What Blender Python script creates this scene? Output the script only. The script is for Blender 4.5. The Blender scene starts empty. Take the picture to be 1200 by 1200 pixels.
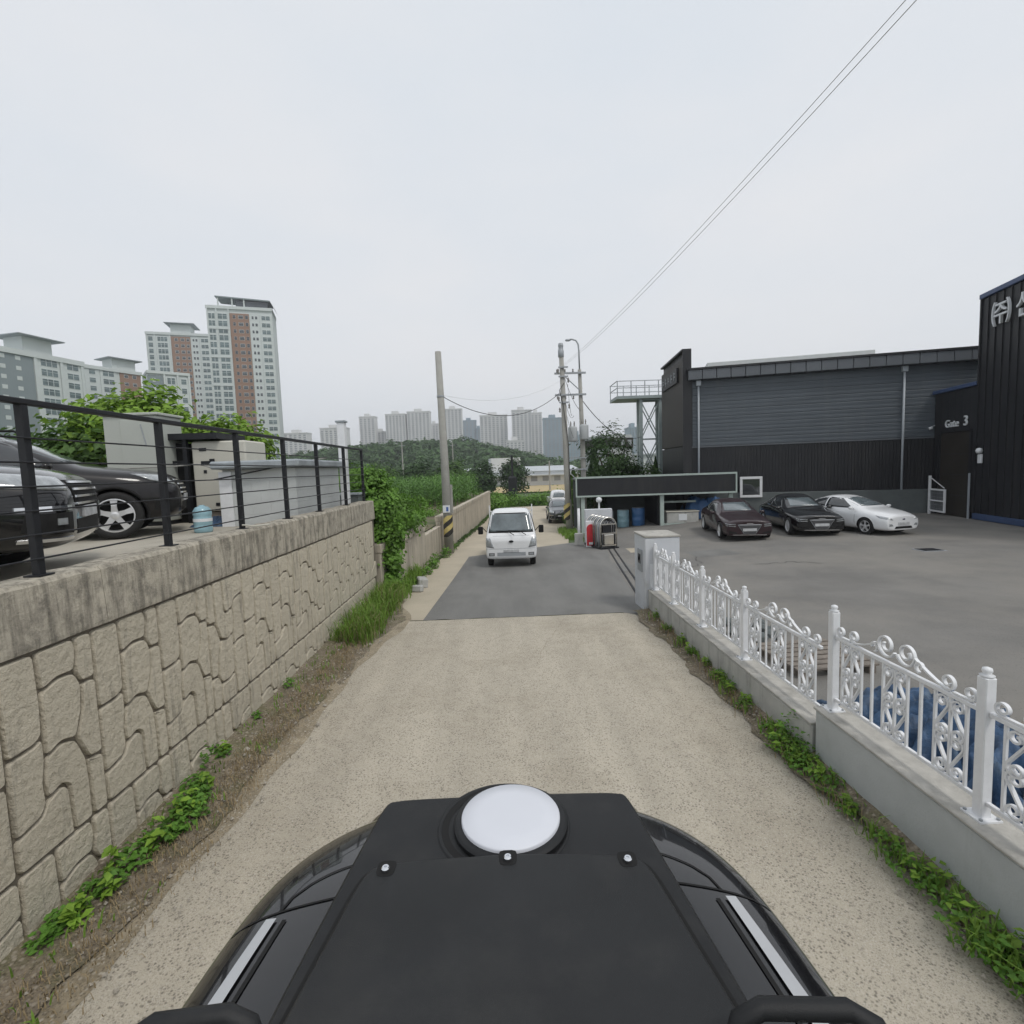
import bpy, bmesh, math, random
import numpy as np
from mathutils import Vector, Matrix, noise as mnoise
from mathutils.bvhtree import BVHTree

SC = bpy.context.scene
COL = SC.collection
rnd = random.Random(7)
npr = np.random.default_rng(11)
PI = math.pi
rad = math.radians

# ------------------------------------------------------------------ camera
cd = bpy.data.cameras.new('camera')
cam = bpy.data.objects.new('camera', cd); COL.objects.link(cam)
cd.sensor_width = 36.0; cd.lens = 18.0; cd.clip_start = 0.05; cd.clip_end = 8000
yaw, pitch, roll = rad(1.0), rad(4.75), rad(2.0)
c_r0 = Vector((math.cos(yaw), -math.sin(yaw), 0))
c_f = Vector((math.sin(yaw)*math.cos(pitch), math.cos(yaw)*math.cos(pitch), -math.sin(pitch)))
c_u0 = c_r0.cross(c_f)
c_r = c_r0*math.cos(roll) - c_u0*math.sin(roll)
c_u = c_u0*math.cos(roll) + c_r0*math.sin(roll)
cm = Matrix((c_r, c_u, -c_f)).transposed().to_4x4()
cm.translation = Vector((0, 0, 3.0))
cam.matrix_world = cm
SC.camera = cam

# ------------------------------------------------------------------ world: overcast daylight
SUN_EL, SUN_AZ = rad(56), rad(140)
wd = bpy.data.worlds.new('World'); SC.world = wd; wd.use_nodes = True
nt = wd.node_tree; nt.nodes.clear()
n_out = nt.nodes.new('ShaderNodeOutputWorld'); n_bg = nt.nodes.new('ShaderNodeBackground')
n_sky = nt.nodes.new('ShaderNodeTexSky'); n_sky.sky_type = 'NISHITA'; n_sky.sun_disc = False
n_sky.sun_elevation = SUN_EL; n_sky.sun_rotation = SUN_AZ; n_sky.dust_density = 5.0; n_sky.air_density = 1.2
n_tc = nt.nodes.new('ShaderNodeTexCoord'); n_mp = nt.nodes.new('ShaderNodeMapping')
n_mp.inputs['Scale'].default_value = (1, 1, 2.6)
n_no = nt.nodes.new('ShaderNodeTexNoise'); n_no.inputs['Scale'].default_value = 1.6
n_no.inputs['Detail'].default_value = 5; n_no.inputs['Roughness'].default_value = 0.5
n_rp = nt.nodes.new('ShaderNodeValToRGB')
n_rp.color_ramp.elements[0].position = 0.3; n_rp.color_ramp.elements[1].position = 0.72
n_rp.color_ramp.elements[0].color = (.60, .645, .695, 1); n_rp.color_ramp.elements[1].color = (.68, .69, .71, 1)
n_sc = nt.nodes.new('ShaderNodeVectorMath'); n_sc.operation = 'SCALE'; n_sc.inputs['Scale'].default_value = 10.4
n_mx = nt.nodes.new('ShaderNodeMix'); n_mx.data_type = 'RGBA'; n_mx.inputs[0].default_value = 0.94
nt.links.new(n_tc.outputs['Generated'], n_mp.inputs['Vector']); nt.links.new(n_mp.outputs[0], n_no.inputs['Vector'])
nt.links.new(n_no.outputs['Fac'], n_rp.inputs[0]); nt.links.new(n_rp.outputs[0], n_sc.inputs[0])
nt.links.new(n_sky.outputs[0], n_mx.inputs[6]); nt.links.new(n_sc.outputs[0], n_mx.inputs[7])
nt.links.new(n_mx.outputs[2], n_bg.inputs['Color']); n_bg.inputs['Strength'].default_value = 0.1
nt.links.new(n_bg.outputs[0], n_out.inputs['Surface'])
sd = bpy.data.lights.new('sun', 'SUN'); sd.energy = 1.1; sd.angle = rad(14); sd.color = (1.0, .965, .91)
sun = bpy.data.objects.new('sun', sd); COL.objects.link(sun)
sv = Vector((math.sin(SUN_AZ)*math.cos(SUN_EL), math.cos(SUN_AZ)*math.cos(SUN_EL), math.sin(SUN_EL)))
sun.rotation_euler = (-sv).to_track_quat('-Z', 'Y').to_euler()
sun.location = (0, -20, 60)
SC.view_settings.view_transform = 'Standard'; SC.view_settings.look = 'None'
SC.view_settings.exposure = 0.26; SC.view_settings.gamma = 1.0; SC.view_settings.use_curve_mapping = False
SC.render.engine = 'CYCLES'
SC.cycles.use_denoising = True
SC.cycles.use_adaptive_sampling = True; SC.cycles.adaptive_threshold = .02
SC.cycles.max_bounces = 6; SC.cycles.volume_bounces = 0
SC.cycles.transparent_max_bounces = 6

# ------------------------------------------------------------------ helpers: objects and labels
def tag(o, label=None, cat=None, group=None, kind=None):
    if label: o['label'] = label
    if cat: o['category'] = cat
    if group: o['group'] = group
    if kind: o['kind'] = kind
    return o
def thing(name, label, cat, loc=(0, 0, 0), rz=0.0, group=None):
    o = bpy.data.objects.new(name, None); COL.objects.link(o)
    o.location = loc; o.rotation_euler = (0, 0, rz); o.empty_display_size = .3
    return tag(o, label, cat, group)
def put(name, me, mat=None, parent=None, loc=None, rot=None, scale=None):
    o = bpy.data.objects.new(name, me); COL.objects.link(o)
    if mat is not None and not me.materials: me.materials.append(mat)
    if parent is not None: o.parent = parent
    if loc is not None: o.location = loc
    if rot is not None: o.rotation_euler = rot
    if scale is not None: o.scale = scale
    return o
def copy_tree(o, parent=None):
    c = o.copy(); COL.objects.link(c); c.parent = parent
    for ch in list(o.children): copy_tree(ch, c)
    return c

class MB:
    def __init__(s): s.v = []; s.f = []
    def add(s, vs, fs):
        b = len(s.v); s.v += [tuple(p) for p in vs]; s.f += [tuple(i+b for i in f) for f in fs]; return s
    def box(s, x0, x1, y0, y1, z0, z1):
        return s.add([(x0,y0,z0),(x1,y0,z0),(x1,y1,z0),(x0,y1,z0),(x0,y0,z1),(x1,y0,z1),(x1,y1,z1),(x0,y1,z1)],
                     [(0,3,2,1),(4,5,6,7),(0,1,5,4),(1,2,6,5),(2,3,7,6),(3,0,4,7)])
    def obox(s, c, ax, ay, az):   # oriented box: centre and three half axes
        c, ax, ay, az = map(Vector, (c, ax, ay, az))
        vs = [c+i*ax+j*ay+k*az for k in (-1,1) for i, j in ((-1,-1),(1,-1),(1,1),(-1,1))]
        return s.add(vs, [(0,3,2,1),(4,5,6,7),(0,1,5,4),(1,2,6,5),(2,3,7,6),(3,0,4,7)])
    def beam(s, a, b, w, h, up=(0,0,1)):
        a, b = Vector(a), Vector(b); d = (b-a); L = d.length; d.normalize()
        sd_ = d.cross(Vector(up))
        if sd_.length < 1e-4: sd_ = d.cross(Vector((1,0,0)))
        sd_.normalize(); u = sd_.cross(d)
        return s.obox((a+b)/2, d*L/2, sd_*w/2, u*h/2)
    def tube(s, pts, r, n=8, cap=True):
        pts = [Vector(p) for p in pts]; m = len(pts)
        rs = r if isinstance(r, (list, tuple)) else [r]*m
        vs, fs = [], []
        t0 = (pts[1]-pts[0]).normalized()
        a = t0.cross(Vector((0,0,1)))
        if a.length < 1e-3: a = t0.cross(Vector((1,0,0)))
        a.normalize()
        for i, p in enumerate(pts):
            t = (pts[min(i+1,m-1)]-pts[max(i-1,0)]).normalized()
            a = (a - t*a.dot(t)); 
            if a.length < 1e-6: a = t.orthogonal()
            a.normalize(); b = t.cross(a)
            for k in range(n):
                q = 2*PI*k/n; vs.append(p + (a*math.cos(q)+b*math.sin(q))*rs[i])
        for i in range(m-1):
            for k in range(n):
                k2 = (k+1) % n; fs.append((i*n+k, i*n+k2, (i+1)*n+k2, (i+1)*n+k))
        if cap: fs.append(tuple(range(n-1,-1,-1))); fs.append(tuple((m-1)*n+k for k in range(n)))
        return s.add(vs, fs)
    def prism(s, poly, t0, t1, fn):     # poly of 2D points, extruded from t0 to t1; fn(u,v,t)->xyz
        n = len(poly)
        vs = [fn(u, v, t0) for u, v in poly] + [fn(u, v, t1) for u, v in poly]
        fs = [tuple(range(n-1,-1,-1)), tuple(range(n, 2*n))] + [(i, (i+1) % n, n+(i+1) % n, n+i) for i in range(n)]
        return s.add(vs, fs)
    def lathe(s, prof, n=20, c=(0,0,0), axis='z', cap=True):
        vs, fs = [], []
        m = len(prof)
        for r, z in prof:
            for k in range(n):
                q = 2*PI*k/n; x, y = r*math.cos(q), r*math.sin(q)
                p = (x, y, z) if axis == 'z' else ((x, z, y) if axis == 'y' else (z, x, y))
                vs.append((p[0]+c[0], p[1]+c[1], p[2]+c[2]))
        for i in range(m-1):
            for k in range(n):
                k2 = (k+1) % n; fs.append((i*n+k, i*n+k2, (i+1)*n+k2, (i+1)*n+k))
        if cap and prof[0][0] > 1e-5: fs.append(tuple(range(n-1,-1,-1)))
        if cap and prof[-1][0] > 1e-5: fs.append(tuple((m-1)*n+k for k in range(n)))
        return s.add(vs, fs)
    def ribbon(s, pts, thick, width, fn):   # 2D curve swept as a flat bar; fn(u,v,t)
        m = len(pts); vs = []; fs = []
        for i, (u, v) in enumerate(pts):
            u0, v0 = pts[max(i-1,0)]; u1, v1 = pts[min(i+1,m-1)]
            d = math.hypot(u1-u0, v1-v0) or 1; nx, ny = -(v1-v0)/d*thick/2, (u1-u0)/d*thick/2
            vs += [fn(u+nx, v+ny, -width/2), fn(u+nx, v+ny, width/2), fn(u-nx, v-ny, width/2), fn(u-nx, v-ny, -width/2)]
        for i in range(m-1):
            for k in range(4):
                fs.append((i*4+k, i*4+(k+1) % 4, i*4+4+(k+1) % 4, i*4+4+k))
        fs += [(3,2,1,0), tuple(4*(m-1)+k for k in range(4))]
        return s.add(vs, fs)
    def mesh(s, name='mesh', smooth=False):
        me = bpy.data.meshes.new(name); me.from_pydata(s.v, [], s.f); me.validate()
        bm = bmesh.new(); bm.from_mesh(me); bmesh.ops.recalc_face_normals(bm, faces=bm.faces[:]); bm.to_mesh(me); bm.free()
        if smooth: me.polygons.foreach_set('use_smooth', [True]*len(me.polygons))
        return me
    def build(s, name, mat, parent=None, smooth=False, bevel=0, seg=1, auto=None, **kw):
        o = put(name, s.mesh(name, smooth or auto is not None), mat, parent, **kw)
        if bevel:
            m = o.modifiers.new('bevel', 'BEVEL'); m.width = bevel; m.segments = seg; m.limit_method = 'ANGLE'; m.angle_limit = rad(40)
        if auto is not None: o.data.set_sharp_from_angle(angle=rad(auto))
        return o
def struct(o): o['kind'] = 'structure'; return o
def sheet(name, xs, ys, zf, mat, kind='structure', xf=None, smooth=True):
    v = []; f = []
    for j, y in enumerate(ys):
        for i, x in enumerate(xs):
            X = x if xf is None else xf(x, y)
            v.append((X, y, zf(X, y)))
    n = len(xs)
    for j in range(len(ys)-1):
        for i in range(n-1): f.append((j*n+i, j*n+i+1, (j+1)*n+i+1, (j+1)*n+i))
    me = bpy.data.meshes.new(name); me.from_pydata(v, [], f)
    if smooth: me.polygons.foreach_set('use_smooth', [True]*len(f))
    o = put(name, me, mat)
    if kind: o['kind'] = kind
    return o
def lerp(a, b, t): return a+(b-a)*t
def interp(x, tab):
    if x <= tab[0][0]: return tab[0][1]
    for (x0, y0), (x1, y1) in zip(tab, tab[1:]):
        if x <= x1: return y0+(y1-y0)*(x-x0)/(x1-x0)
    return tab[-1][1]
def sstep(a, b, x):
    t = min(1, max(0, (x-a)/(b-a))); return t*t*(3-2*t)

# ------------------------------------------------------------------ helpers: materials
def mat(name, col, rough=.7, metal=0., var=.12, vscale=3., bump=0., bscale=40., stain=None, streak=None, coat=0., spec=.5, speck=None, stretch=None, transl=0., objvar=0., bdist=.02):
    """procedural material: base colour, soft variation, optional stains, vertical streaks, specks and bump; positions in metres"""
    m = bpy.data.materials.new(name); m.use_nodes = True
    t = m.node_tree; L = t.links; N = t.nodes
    b = N['Principled BSDF']; b.inputs['Roughness'].default_value = rough; b.inputs['Metallic'].default_value = metal
    b.inputs['Specular IOR Level'].default_value = spec
    if coat: b.inputs['Coat Weight'].default_value = coat; b.inputs['Coat Roughness'].default_value = .04
    g = N.new('ShaderNodeNewGeometry'); pos = g.outputs['Position']
    def noise(scale, detail=4, rough_=.6, sc=None):
        n = N.new('ShaderNodeTexNoise'); n.inputs['Scale'].default_value = scale; n.inputs['Detail'].default_value = detail; n.inputs['Roughness'].default_value = rough_
        if sc is not None:
            mp = N.new('ShaderNodeMapping'); mp.inputs['Scale'].default_value = sc; L.new(pos, mp.inputs['Vector']); L.new(mp.outputs[0], n.inputs['Vector'])
        else: L.new(pos, n.inputs['Vector'])
        return n.outputs['Fac']
    def ramp(fac, p0, p1):
        r = N.new('ShaderNodeMapRange'); r.inputs['From Min'].default_value = p0; r.inputs['From Max'].default_value = p1
        L.new(fac, r.inputs['Value']); return r.outputs[0]
    def mix(fac, a, c):
        x = N.new('ShaderNodeMix'); x.data_type = 'RGBA'
        if isinstance(fac, float): x.inputs[0].default_value = fac
        else: L.new(fac, x.inputs[0])
        for k, s_ in ((6, a), (7, c)):
            if isinstance(s_, (tuple, list)): x.inputs[k].default_value = (*s_[:3], 1)
            else: L.new(s_, x.inputs[k])
        return x.outputs[2]
    lo = tuple(max(0, c*(1-var)) for c in col); hi = tuple(min(1, c*(1+var)) for c in col)
    c = mix(ramp(noise(vscale, 5, sc=stretch), .3, .7), lo, hi)
    if stain:      # (colour, scale, threshold low, threshold high, strength)
        sc_, s0, s1, st = stain[1], stain[2], stain[3], stain[4]
        f = ramp(noise(sc_, 6, .65), s0, s1); mm = N.new('ShaderNodeMath'); mm.operation = 'MULTIPLY'; mm.inputs[1].default_value = st; L.new(f, mm.inputs[0])
        c = mix(mm.outputs[0], c, stain[0])
    if streak:     # (colour, scale, lo, hi, strength): long in z
        f = ramp(noise(streak[1], 6, .7, sc=(1, 1, .12)), streak[2], streak[3]); mm = N.new('ShaderNodeMath'); mm.operation = 'MULTIPLY'; mm.inputs[1].default_value = streak[4]; L.new(f, mm.inputs[0])
        c = mix(mm.outputs[0], c, streak[0])
    if speck:      # list of (colour, scale, radius, strength)
        for sp in speck:
            vo = N.new('ShaderNodeTexVoronoi'); vo.inputs['Scale'].default_value = sp[1]; L.new(pos, vo.inputs['Vector'])
            f = ramp(vo.outputs['Distance'], sp[2], sp[2]*.5)
            pk = N.new('ShaderNodeMath'); pk.operation = 'MULTIPLY'; L.new(f, pk.inputs[0])
            L.new(ramp(noise(sp[1]*.12, 2), .30, .52), pk.inputs[1])
            p2 = N.new('ShaderNodeMath'); p2.operation = 'MULTIPLY'; p2.inputs[1].default_value = sp[3]; L.new(pk.outputs[0], p2.inputs[0])
            c = mix(p2.outputs[0], c, sp[0])
    if objvar:
        oi = N.new('ShaderNodeObjectInfo'); r_ = ramp(oi.outputs['Random'], 0, 1); r_.node.inputs['To Min'].default_value = 1-objvar; r_.node.inputs['To Max'].default_value = 1+objvar*.6
        vm = N.new('ShaderNodeVectorMath'); vm.operation = 'SCALE'; L.new(c, vm.inputs[0]); L.new(r_, vm.inputs['Scale']); c = vm.outputs[0]
    L.new(c, b.inputs['Base Color'])
    if bump:
        bn = N.new('ShaderNodeBump'); bn.inputs['Strength'].default_value = bump; bn.inputs['Distance'].default_value = bdist
        L.new(noise(bscale, 6, .65), bn.inputs['Height']); L.new(bn.outputs[0], b.inputs['Normal'])
    if transl:
        tr = N.new('ShaderNodeBsdfTranslucent'); L.new(c, tr.inputs['Color']); ms = N.new('ShaderNodeMixShader'); ms.inputs[0].default_value = transl
        L.new(b.outputs[0], ms.inputs[1]); L.new(tr.outputs[0], ms.inputs[2]); L.new(ms.outputs[0], N['Material Output'].inputs['Surface'])
    return m

M = {}
M['road'] = mat('road_concrete', (.445, .402, .325), .9, var=.13, vscale=2.2, stretch=(1, .14, 1), bump=.5, bscale=60, stain=((.31,.27,.205), .6, .48, .72, .6),
                speck=[((.13,.115,.09), 40, .40, .75), ((.56,.52,.45), 62, .40, .6), ((.19,.17,.14), 105, .45, .6), ((.13,.12,.10), 24, .22, .6)])
M['shoulder'] = mat('sandy_shoulder', (.33, .28, .20), .95, var=.25, vscale=4, bump=.8, bscale=40, stain=((.20,.165,.11), 2.5, .45, .7, .7), speck=[((.5,.46,.39), 30, .4, .7), ((.12,.10,.07), 45, .4, .7)])
M['road_far'] = mat('far_road_concrete', (.43, .38, .295), .9, var=.10, vscale=.7, bump=.2, bscale=50)
M['asphalt'] = mat('asphalt', (.165, .163, .155), .85, var=.16, vscale=1.6, stretch=(1, .2, 1), bump=.4, bscale=120, stain=((.23,.225,.21), .5, .45, .8, .7),
                   speck=[((.2,.2,.19), 120, .3, .5)])
M['lot'] = mat('lot_asphalt', (.172, .166, .155), .85, var=.18, vscale=.5, bump=.4, bscale=110, stain=((.24,.225,.20), .30, .42, .70, .9),
               speck=[((.05,.05,.048), 25, .3, .4), ((.2,.19,.18), 110, .3, .5)])
M['soil'] = mat('soil', (.185, .153, .112), .95, var=.4, vscale=7, bump=1.0, bscale=28, stain=((.11,.12,.045), 2.6, .48, .66, .7),
                speck=[((.36,.32,.26), 26, .42, .8), ((.06,.048,.03), 40, .42, .7), ((.30,.25,.16), 60, .4, .6)])
M['ground'] = mat('ground', (.075, .115, .04), .95, var=.3, vscale=.4, bump=.6, bscale=6)
M['field'] = mat('field_soil', (.15, .12, .08), .95, var=.25, vscale=2, bump=.8, bscale=9, stain=((.07,.11,.03), .8, .45, .62, .8))
M['wheat'] = mat('wheat', (.42, .33, .17), .95, var=.15, vscale=.6, bump=.5, bscale=6)
M['stone'] = mat('moulded_stone_concrete', (.56, .508, .405), .92, var=.12, vscale=5, bump=1.0, bscale=17, bdist=.045, objvar=.05, stain=((.36,.325,.26), 5, .5, .75, .5), streak=((.17,.155,.13), 9, .55, .70, .6))
M['joint'] = mat('wall_joint_concrete', (.17, .148, .115), .95, var=.15, vscale=5, bump=.3, bscale=60)
M['coping'] = mat('coping_concrete', (.45, .41, .335), .92, var=.14, vscale=5, bump=.6, bscale=45, stain=((.14,.13,.11), 9, .48, .66, .65), streak=((.10,.092,.075), 13, .44, .64, .7))
M['wall2'] = mat('old_wall_concrete', (.47, .42, .34), .92, var=.12, vscale=1.5, bump=.5, bscale=25, streak=((.16,.145,.12), 2.5, .48, .7, .7))
M['slab'] = mat('upper_lot_concrete', (.40, .37, .31), .9, var=.10, vscale=.8, bump=.2, bscale=60, stain=((.24,.22,.18), .9, .5, .7, .6))
M['rail_black'] = mat('black_steel', (.012, .013, .016), .5, var=.2, vscale=8, spec=.4)
M['black_matte'] = mat('matte_black_plastic', (.0105, .0112, .0122), .52, var=.18, vscale=6, bump=.18, bscale=420, spec=.35, stain=((.05,.048,.044), 5, .52, .78, .38))
M['black_lid'] = mat('satin_black_lid', (.0115, .0123, .0132), .5, var=.2, vscale=5, bump=.18, bscale=420, spec=.4, stain=((.05,.048,.044), 4, .50, .78, .38))
M['black_gloss'] = mat('black_car_paint', (.005, .005, .006), .25, var=.05, coat=1.0, spec=.2)
M['black_cut'] = mat('dark_underside', (.006, .006, .006), .9, var=.1)
M['rubber'] = mat('tyre_rubber', (.016, .016, .016), .85, var=.2, vscale=30)
M['alloy'] = mat('alloy', (.72, .73, .74), .38, metal=.6, var=.05)
M['chrome'] = mat('chrome', (.75, .76, .78), .15, metal=1.0, var=.03)
M['lamp'] = mat('headlamp_lens', (.34, .36, .37), .08, metal=.3, var=.3, vscale=14, coat=1.0)
M['glass'] = mat('car_glass', (.018, .021, .024), .06, var=.1, spec=.9, coat=.6)
M['glass_lt'] = mat('windscreen_glass', (.10, .125, .135), .1, var=.35, vscale=2.2, spec=.8, coat=.6)
M['white_paint'] = mat('white_car_paint', (.72, .73, .74), .25, var=.03, coat=.8)
M['purple_black'] = mat('dark_wine_paint', (.030, .017, .020), .3, var=.05, coat=.6, spec=.15)
M['grey_paint'] = mat('dark_grey_paint', (.035, .04, .045), .28, var=.05, coat=.8)
M['brown_black'] = mat('dark_grey_brown_paint', (.014, .013, .014), .3, var=.05, coat=.6, spec=.15)
M['silver'] = mat('silver_paint', (.50, .51, .52), .3, metal=.4, var=.05)
M['disc_white'] = mat('white_plastic', (.60, .615, .66), .42, var=.03)
M['grille'] = mat('grille_mesh', (.10, .10, .105), .35, metal=.7, var=.2, vscale=40)
M['plate'] = mat('number_plate', (.45, .46, .47), .6, var=.25, vscale=9)
M['white_fence'] = mat('white_gloss_paint', (.72, .73, .745), .42, var=.06, vscale=9, stain=((.50,.47,.42), 14, .66, .80, .6))
M['fence_wall'] = mat('painted_concrete', (.43, .45, .455), .8, var=.07, vscale=2.5, bump=.2, bscale=50, stain=((.32,.33,.32), 1.6, .48, .75, .7), streak=((.27,.27,.25), 3.5, .55, .75, .6))
M['fence_cap'] = mat('bare_concrete', (.41, .395, .36), .9, var=.16, vscale=6, bump=.35, bscale=60, stain=((.22,.21,.19), 4, .5, .72, .7))
M['fence_block'] = mat('weathered_block', (.42, .42, .40), .9, var=.12, vscale=4, bump=.35, bscale=45, streak=((.17,.17,.16), 4, .52, .68, .7))
M['box_white'] = mat('white_box_paint', (.55, .57, .60), .6, var=.05, vscale=2, stain=((.40,.40,.39), 3, .55, .8, .6))
M['clad_dark'] = mat('dark_cladding', (.017, .018, .021), .5, var=.15, vscale=1, spec=.4, streak=((.045,.043,.040), 1.6, .5, .75, .55))
M['clad_brown'] = mat('brown_black_cladding', (.030, .026, .022), .55, var=.12, vscale=1, spec=.35)
M['clad_grey'] = mat('blue_grey_cladding', (.085, .10, .115), .5, var=.12, vscale=.9, spec=.35, stretch=(.5, .5, 5), streak=((.13,.135,.14), 1.3, .55, .78, .5))
M['eave'] = mat('eave_metal', (.105, .116, .13), .45, var=.1, vscale=1)
M['blue_trim'] = mat('blue_trim', (.045, .075, .16), .45, var=.1)
M['roof_pale'] = mat('pale_roof', (.55, .57, .56), .6, var=.05)
M['plinth'] = mat('grey_plinth', (.11, .125, .125), .85, var=.12, vscale=2, bump=.2)
M['pipe_grey'] = mat('grey_pipe', (.34, .37, .40), .45, var=.05)
M['sign_white'] = mat('sign_white', (.68, .70, .72), .5, var=.04)
M['pale_green'] = mat('pale_green_steel', (.38, .45, .42), .5, var=.08)
M['green_steel'] = mat('grey_green_steel', (.29, .34, .34), .5, var=.08)
M['stainless'] = mat('stainless', (.62, .60, .56), .25, metal=1.0, var=.08, vscale=10)
M['red'] = mat('red_paint', (.52, .025, .035), .45, var=.06)
M['blue_plastic'] = mat('blue_plastic', (.055, .15, .34), .45, var=.1)
M['tarp'] = mat('blue_tarp', (.032, .075, .15), .55, var=.5, vscale=6, bump=1.0, bscale=9, stain=((.15,.21,.27), 5, .54, .72, .55))
M['tarp_dark'] = mat('dark_blue_tarp', (.02, .055, .15), .6, var=.2, vscale=5, bump=.4, bscale=10)
M['jug'] = mat('clear_blue_plastic', (.26, .42, .48), .18, var=.15, vscale=6)
M['cream'] = mat('cream_panel', (.52, .505, .44), .6, var=.05, vscale=1.5, stain=((.40,.38,.32), 3, .55, .8, .4))
M['beige'] = mat('beige_steel', (.44, .46, .42), .55, var=.04, vscale=1)
M['white_wall'] = mat('whitewashed_wall', (.50, .52, .515), .8, var=.06, vscale=2.5, bump=.2, stain=((.42,.43,.43), 2, .5, .75, .5))
M['slab_roof'] = mat('weathered_slab', (.30, .33, .35), .85, var=.2, vscale=3, bump=.3)
M['wood'] = mat('weathered_timber', (.19, .165, .14), .85, var=.3, vscale=10, bump=.4, bscale=40)
M['pole'] = mat('spun_concrete', (.33, .325, .30), .88, var=.1, vscale=3, bump=.2, streak=((.21,.20,.18), 4, .5, .7, .5))
M['yellow'] = mat('faded_yellow', (.52, .42, .16), .7, var=.15, vscale=8)
M['band_black'] = mat('band_black', (.03, .028, .025), .7, var=.2)
M['sign_blue'] = mat('sign_blue', (.05, .12, .35), .5, var=.1)
M['wire'] = mat('wire', (.05, .05, .052), .6, var=.05)
M['wire_pale'] = mat('aluminium_wire', (.72, .73, .74), .5, var=.05)
M['galv'] = mat('galvanised', (.34, .36, .38), .5, metal=.3, var=.08)
M['trafo'] = mat('transformer_grey', (.42, .44, .45), .5, var=.05)
M['porcelain'] = mat('porcelain', (.20, .19, .18), .3, var=.1)
M['bark'] = mat('bark', (.085, .065, .048), .95, var=.3, vscale=9, bump=.7, bscale=25)
def leafmat(n, c, v=.35, vs=2.5): return mat(n, c, .6, var=v, vscale=vs, transl=.28, spec=.3)
M['leaf_bright'] = leafmat('bright_leaf', (.20, .33, .045), .4, 2.2)
M['leaf_vine'] = leafmat('vine_leaf', (.13, .255, .042), .5, 2.6)
M['leaf_mid'] = leafmat('mid_leaf', (.085, .16, .038), .4, 1.2)
M['leaf_dark'] = leafmat('dark_leaf', (.045, .09, .028), .35, 1.5)
M['leaf_far'] = leafmat('far_leaf', (.075, .14, .05), .3, .07)
M['grass'] = leafmat('grass_blade', (.16, .27, .045), .4, 5)
M['weed'] = leafmat('weed_leaf', (.11, .235, .036), .4, 6)
M['corn'] = leafmat('corn_leaf', (.125, .245, .06), .35, 1.5)
M['dry'] = mat('dry_stalk', (.27, .21, .12), .9, var=.3, vscale=12)
M['pebble'] = mat('pebble', (.36, .33, .28), .9, var=.35, vscale=30, bump=.3)
M['apt_white'] = mat('apartment_white', (.55, .59, .58), .8, var=.03, vscale=.1)
M['apt_grey'] = mat('apartment_grey', (.21, .25, .26), .8, var=.05, vscale=.1)
M['apt_brick'] = mat('apartment_brick', (.275, .17, .12), .85, var=.06, vscale=.2)
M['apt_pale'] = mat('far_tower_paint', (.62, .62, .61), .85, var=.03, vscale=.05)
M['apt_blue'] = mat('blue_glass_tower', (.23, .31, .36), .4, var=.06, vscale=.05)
M['apt_glass'] = mat('apartment_glass', (.12, .165, .17), .15, var=.35, vscale=.35)
M['apt_glass2'] = mat('apartment_glass_dark', (.055, .065, .075), .2, var=.3, vscale=.3)
M['apt_stripe'] = mat('far_window_stripe', (.27, .285, .30), .5, var=.2, vscale=.05)
M['factory'] = mat('factory_white', (.60, .62, .63), .7, var=.04, vscale=.2)
M['factory_roof'] = mat('factory_roof', (.45, .48, .50), .6, var=.06, vscale=.2)

# ================================================================== terrain, roads
GZ = [(9, 0), (17, -.30), (22, -.46), (34, -.85), (50, -1.05), (80, -1.9), (200, -4.0), (400, -5.0)]
def gz(y): return interp(y, GZ)
def lotz(x, y): return gz(min(y, 30))*(1-sstep(3, 14, x))
def W2X(y): return interp(y, [(12.6, -3.12), (21.5, -2.66), (50, -1.2)])
xs = [-2500,-1200,-600,-300,-150,-80,-50,-35,-25,-18,-14,-11,-9,-7,-6,-5,-4.2,-3.6,-3.0,-2,-1,0,1,2,2.6,3.0,3.4,4,5,6,7,8,9,10,12,14,16,18,20,23,27,32,40,60,90,150,300,600,1200,2500]
ys = [-60,-20,-8,-2,0,2,4,6,8,9,10,11,12,13,14,15,16,17,18,19,20,22,24,26,28,30,32,34,37,40,45,50,56,62,70,80,95,120,160,200,300,500,900,1600,3500]
def ground_z(x, y):
    z = gz(y) if x < 2.9 else (lotz(x, y) if y < 30 else lerp(lotz(x, 30), gz(y), sstep(30, 60, y)))
    if x < 9 and y > 29: z = gz(y)
    return z-.06
sheet('ground', xs, ys, ground_z, M['ground'])
# near concrete road
def road_l(y): return -.30+interp(y, [(-4, -2.5), (3, -2.52), (5, -2.45), (8, -2.27), (10.45, -2.02)])
def road_r(y): return .02+interp(y, [(-4, 2.92), (3, 2.86), (5, 2.76), (10.35, 2.62)])
def strip(name, ys_, lf, rf, zf, m, n=9, jit=0.):
    v = []; f = []
    for y in ys_:
        a, b = lf(y), rf(y)
        a += rnd.uniform(-jit, jit); b += rnd.uniform(-jit, jit)
        for i in range(n):
            x = lerp(a, b, i/(n-1)); v.append((x, y, zf(x, y)))
    for j in range(len(ys_)-1):
        for i in range(n-1): f.append((j*n+i, j*n+i+1, (j+1)*n+i+1, (j+1)*n+i))
    me = bpy.data.meshes.new(name); me.from_pydata(v, [], f)
    return struct(put(name, me, m))
yy = [-4+i*.16 for i in range(int(14.45/.16)+1)]
strip('concrete_road', yy, road_l, lambda y: road_r(y)+.14, lambda x, y: gz(y), M['road'], jit=0)
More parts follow.
